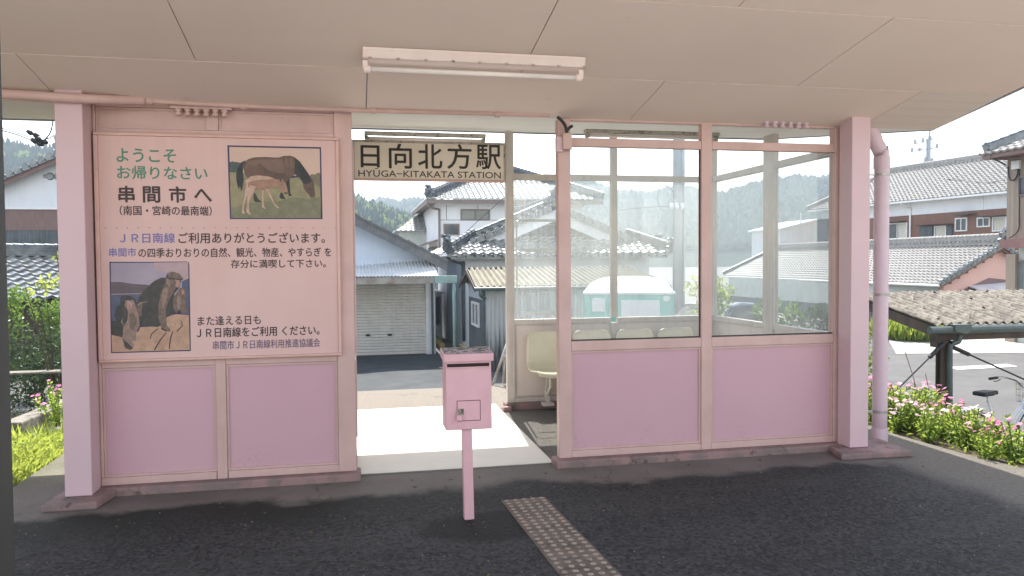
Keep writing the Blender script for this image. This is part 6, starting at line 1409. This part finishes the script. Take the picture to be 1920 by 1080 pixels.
# low ground leaves between the flowers
mb = MB(); rg = random.Random(8)
for _ in range(5200):
    y = 3.9+5*rg.random(); x = edge(y)+.02+2.4*rg.random()
    leaf(mb, Vector((x, y, bank_z(x, y)+rg.uniform(-.01, .14))), Vector((rg.uniform(-1, 1), rg.uniform(-1, 1), rg.uniform(.0, 1))), rg.uniform(.03, .07), .02, rg)
tag(mb.build('ground_cover', 'leaf_flower', recalc=False), kind='stuff')

# loose stones, grit and bits of leaf lying on the platform
mb = MB(); rg = random.Random(77)
for _ in range(1000):
    x = rg.uniform(-2.3, 4.6); y = rg.uniform(2.6, 5.5); r_ = rg.choice((.002, .003, .004, .005, .007)); 
    q = [Vector((x+r_*rg.uniform(.6, 1.3)*math.cos(k*2.09), y+r_*rg.uniform(.6, 1.3)*math.sin(k*2.09), 0)) for k in range(3)]
    mb.add(q+[Vector((x, y, r_*rg.uniform(.6, 1.1)))], [(0, 1, 3), (1, 2, 3), (2, 0, 3)])
M['grit'] = pmat('grit', (.26, .24, .22), (.10, .095, .09), 3, .4, .6, rough=.9); tag(mb.build('grit', 'grit', recalc=False), kind='stuff')
mb = MB()
for _ in range(70):
    x = rg.uniform(-2.0, 4.4); y = rg.choice((rg.uniform(2.8, 5.5), rg.uniform(5.2, 5.6))); a = rg.random()*6.28; leaf(mb, Vector((x, y, .004)), Vector((math.cos(a), math.sin(a), .12)), rg.uniform(.02, .05), .014, rg)
M['dry_leaf'] = pmat('dry_leaf', (.20, .13, .07), (.10, .075, .04), 3, rough=.9); tag(mb.build('leaf_litter', 'dry_leaf', recalc=False), kind='stuff')

def bush(name, label, cat, c, rad, n, size, m, seed, trunk_h=.4, lumps=9, stems=5, width=.5, up=.3):
    rg = random.Random(seed); z0 = min(c[2]-rad[2], gz(c[0], c[1])); t = thing(name, label, cat, (c[0], c[1], c[2]-rad[2]-trunk_h))
    mb = MB(); leaf_cloud(mb, c, rad, n, size, rg, width, lumps, up); mb.build('crown', m, t, recalc=False)
    mb = MB()
    for k in range(stems):
        a = rg.random()*6.28; e = Vector(c)+Vector((math.cos(a)*rad[0]*.55, math.sin(a)*rad[1]*.55, rad[2]*rg.uniform(-.1, .6))); b = Vector((c[0]+.06*math.cos(a), c[1]+.06*math.sin(a), c[2]-rad[2]-trunk_h))
        mb.tube(curve_pts([b, b.lerp(e, .5)+Vector((0, 0, rad[2]*.2)), e], 3), [min(.03, .022*max(rad))*(1-.8*i/6) for i in range(7)], 6)
    mb.build('trunk', 'trunk', t)
    return t
p = at(62, 590, 15.5); bush('evergreen_bush', 'glossy dark evergreen bush below the wavy tile roof on the left', 'bush', (p.x+.1, p.y, p.z-.1), (1.0, .8, .75), 1900, .10, 'leaf_bush', 31, .6, 10, 6)
p = at(100, 470, 11.5); bush('sapling', 'thin sapling with yellow-green leaves rising behind the left post', 'sapling', (p.x+.25, p.y, p.z-.05), (.36, .4, .72), 120, .12, 'leaf_light', 32, 1.2, 8, 6, .5)
p = at(60, 512, 12.2); bush('sapling', 'low spreading sapling branch in front of the bright tile roof', 'sapling', (p.x+.3, p.y, p.z-.18), (.75, .4, .2), 90, .11, 'leaf_light', 33, 1.4, 7, 5, .5)
p = at(70, 665, 14.0); bush('tangled_hedge', 'dark tangled low hedge over a stone ledge left of the shelter', 'hedge', (p.x, p.y, p.z-.05), (1.7, .6, .45), 2000, .09, 'leaf_hedge', 34, .2, 12, 6)
a = onY(-20, 690, 13.4); b = onY(150, 678, 13.4); mb = MB(); mb.box(a.x, 13.3, a.z-.11, b.x, 13.55, a.z-.075); tag(mb.build('retaining_wall', 'stone', bevel=.015), 'low stone retaining wall under the tangled hedge on the left', 'wall')
p = at(80, 712, 12.7); bush('ivy_clump', 'clump of dark leaves hanging below the stone ledge on the left', 'shrub', (p.x, p.y, p.z-.1), (1.8, .35, .5), 2600, .085, 'leaf_hedge', 35, .0, 10, 4)
p = at(1325, 545, 17); bush('round_shrub', 'pale green shrub beside the utility pole, seen through the panes', 'shrub', (p.x, p.y, p.z-.2), (.62, .6, .72), 900, .10, 'leaf_light', 36, .5, 9, 5)
p = at(1465, 590, 11.5); bush('young_shrub', 'feathery bright shrub behind the end pane, left of the round one', 'shrub', (p.x-.05, p.y, p.z-.15), (.3, .3, .5), 520, .12, 'leaf_bush', 37, .3, 6, 6, .3, .9)
p = at(1530, 598, 11.0); bush('round_shrub', 'rounded olive-green shrub showing low in the end pane', 'shrub', (p.x, p.y, p.z-.2), (.66, .55, .55), 1500, .08, 'leaf_hedge', 38, .2, 10, 5)
p = at(1590, 640, 9.8); bush('round_shrub', 'yellowish shrub partly hidden by the front corner post', 'shrub', (p.x, p.y, p.z-.2), (.5, .45, .4), 800, .07, 'leaf_bush', 39, .1, 9, 5)
# weeds behind the bicycle shed
for k, (x, y, lab) in enumerate(((1672, 634, 'tall bright weeds by the road, seen left under the shed roof beside the drainpipe'), (1695, 637, 'tall bright weeds by the road, in the middle of the gap under the shed roof'), (1722, 640, 'tall bright weeds by the road, next to the shed post'))):
    p = onZ(x, y, -1.06); rg = random.Random(40+k); t = thing('weed_clump', lab, 'weeds', (p.x, p.y, -1.06), 'weeds behind the bicycle shed'); mb = MB()
    for _ in range(420):
        a = rg.random()*6.28; r_ = .8*rg.random()**.5; leaf(mb, Vector((p.x+r_*math.cos(a), p.y+r_*.6*math.sin(a), -1.08+rg.random()*.1)), Vector((rg.uniform(-.5, .5), rg.uniform(-.5, .5), 1)), rg.uniform(.3, .75), .05, rg)
    mb.build('foliage', 'grass', t, recalc=False)
# dry stems standing in the bed
for k, (x0, y0, x1, y1) in enumerate(((1723, 745, 1697, 660), (1742, 742, 1735, 700))):
    mb = MB(); mb.tube([onY(x0, y0, 6.6), onY((x0+x1)/2+1, (y0+y1)/2, 6.6), onY(x1, y1, 6.6)], .004, 5); tag(mb.build('dry_stem', 'wood_grey'), ('long thin dry stem leaning left above the flower bed', 'short upright dry stem beside the shed post')[k], 'stem')
# ------------------------------------------------------------------ the air between here and the hills
m, nt, b = base_mat('haze'); nt.nodes.remove(b); pv = nt.nodes.new('ShaderNodeVolumePrincipled'); pv.inputs['Color'].default_value = (.70, .84, 1, 1); pv.inputs['Density'].default_value = .0007; pv.inputs['Anisotropy'].default_value = .2
nt.links.new(pv.outputs[0], nt.nodes['Material Output'].inputs['Volume']); M['haze'] = m
mb = MB(); mb.box(-1600, -70, -6, 1600, 1600, 190); tag(mb.build('haze', 'haze'), kind='stuff')
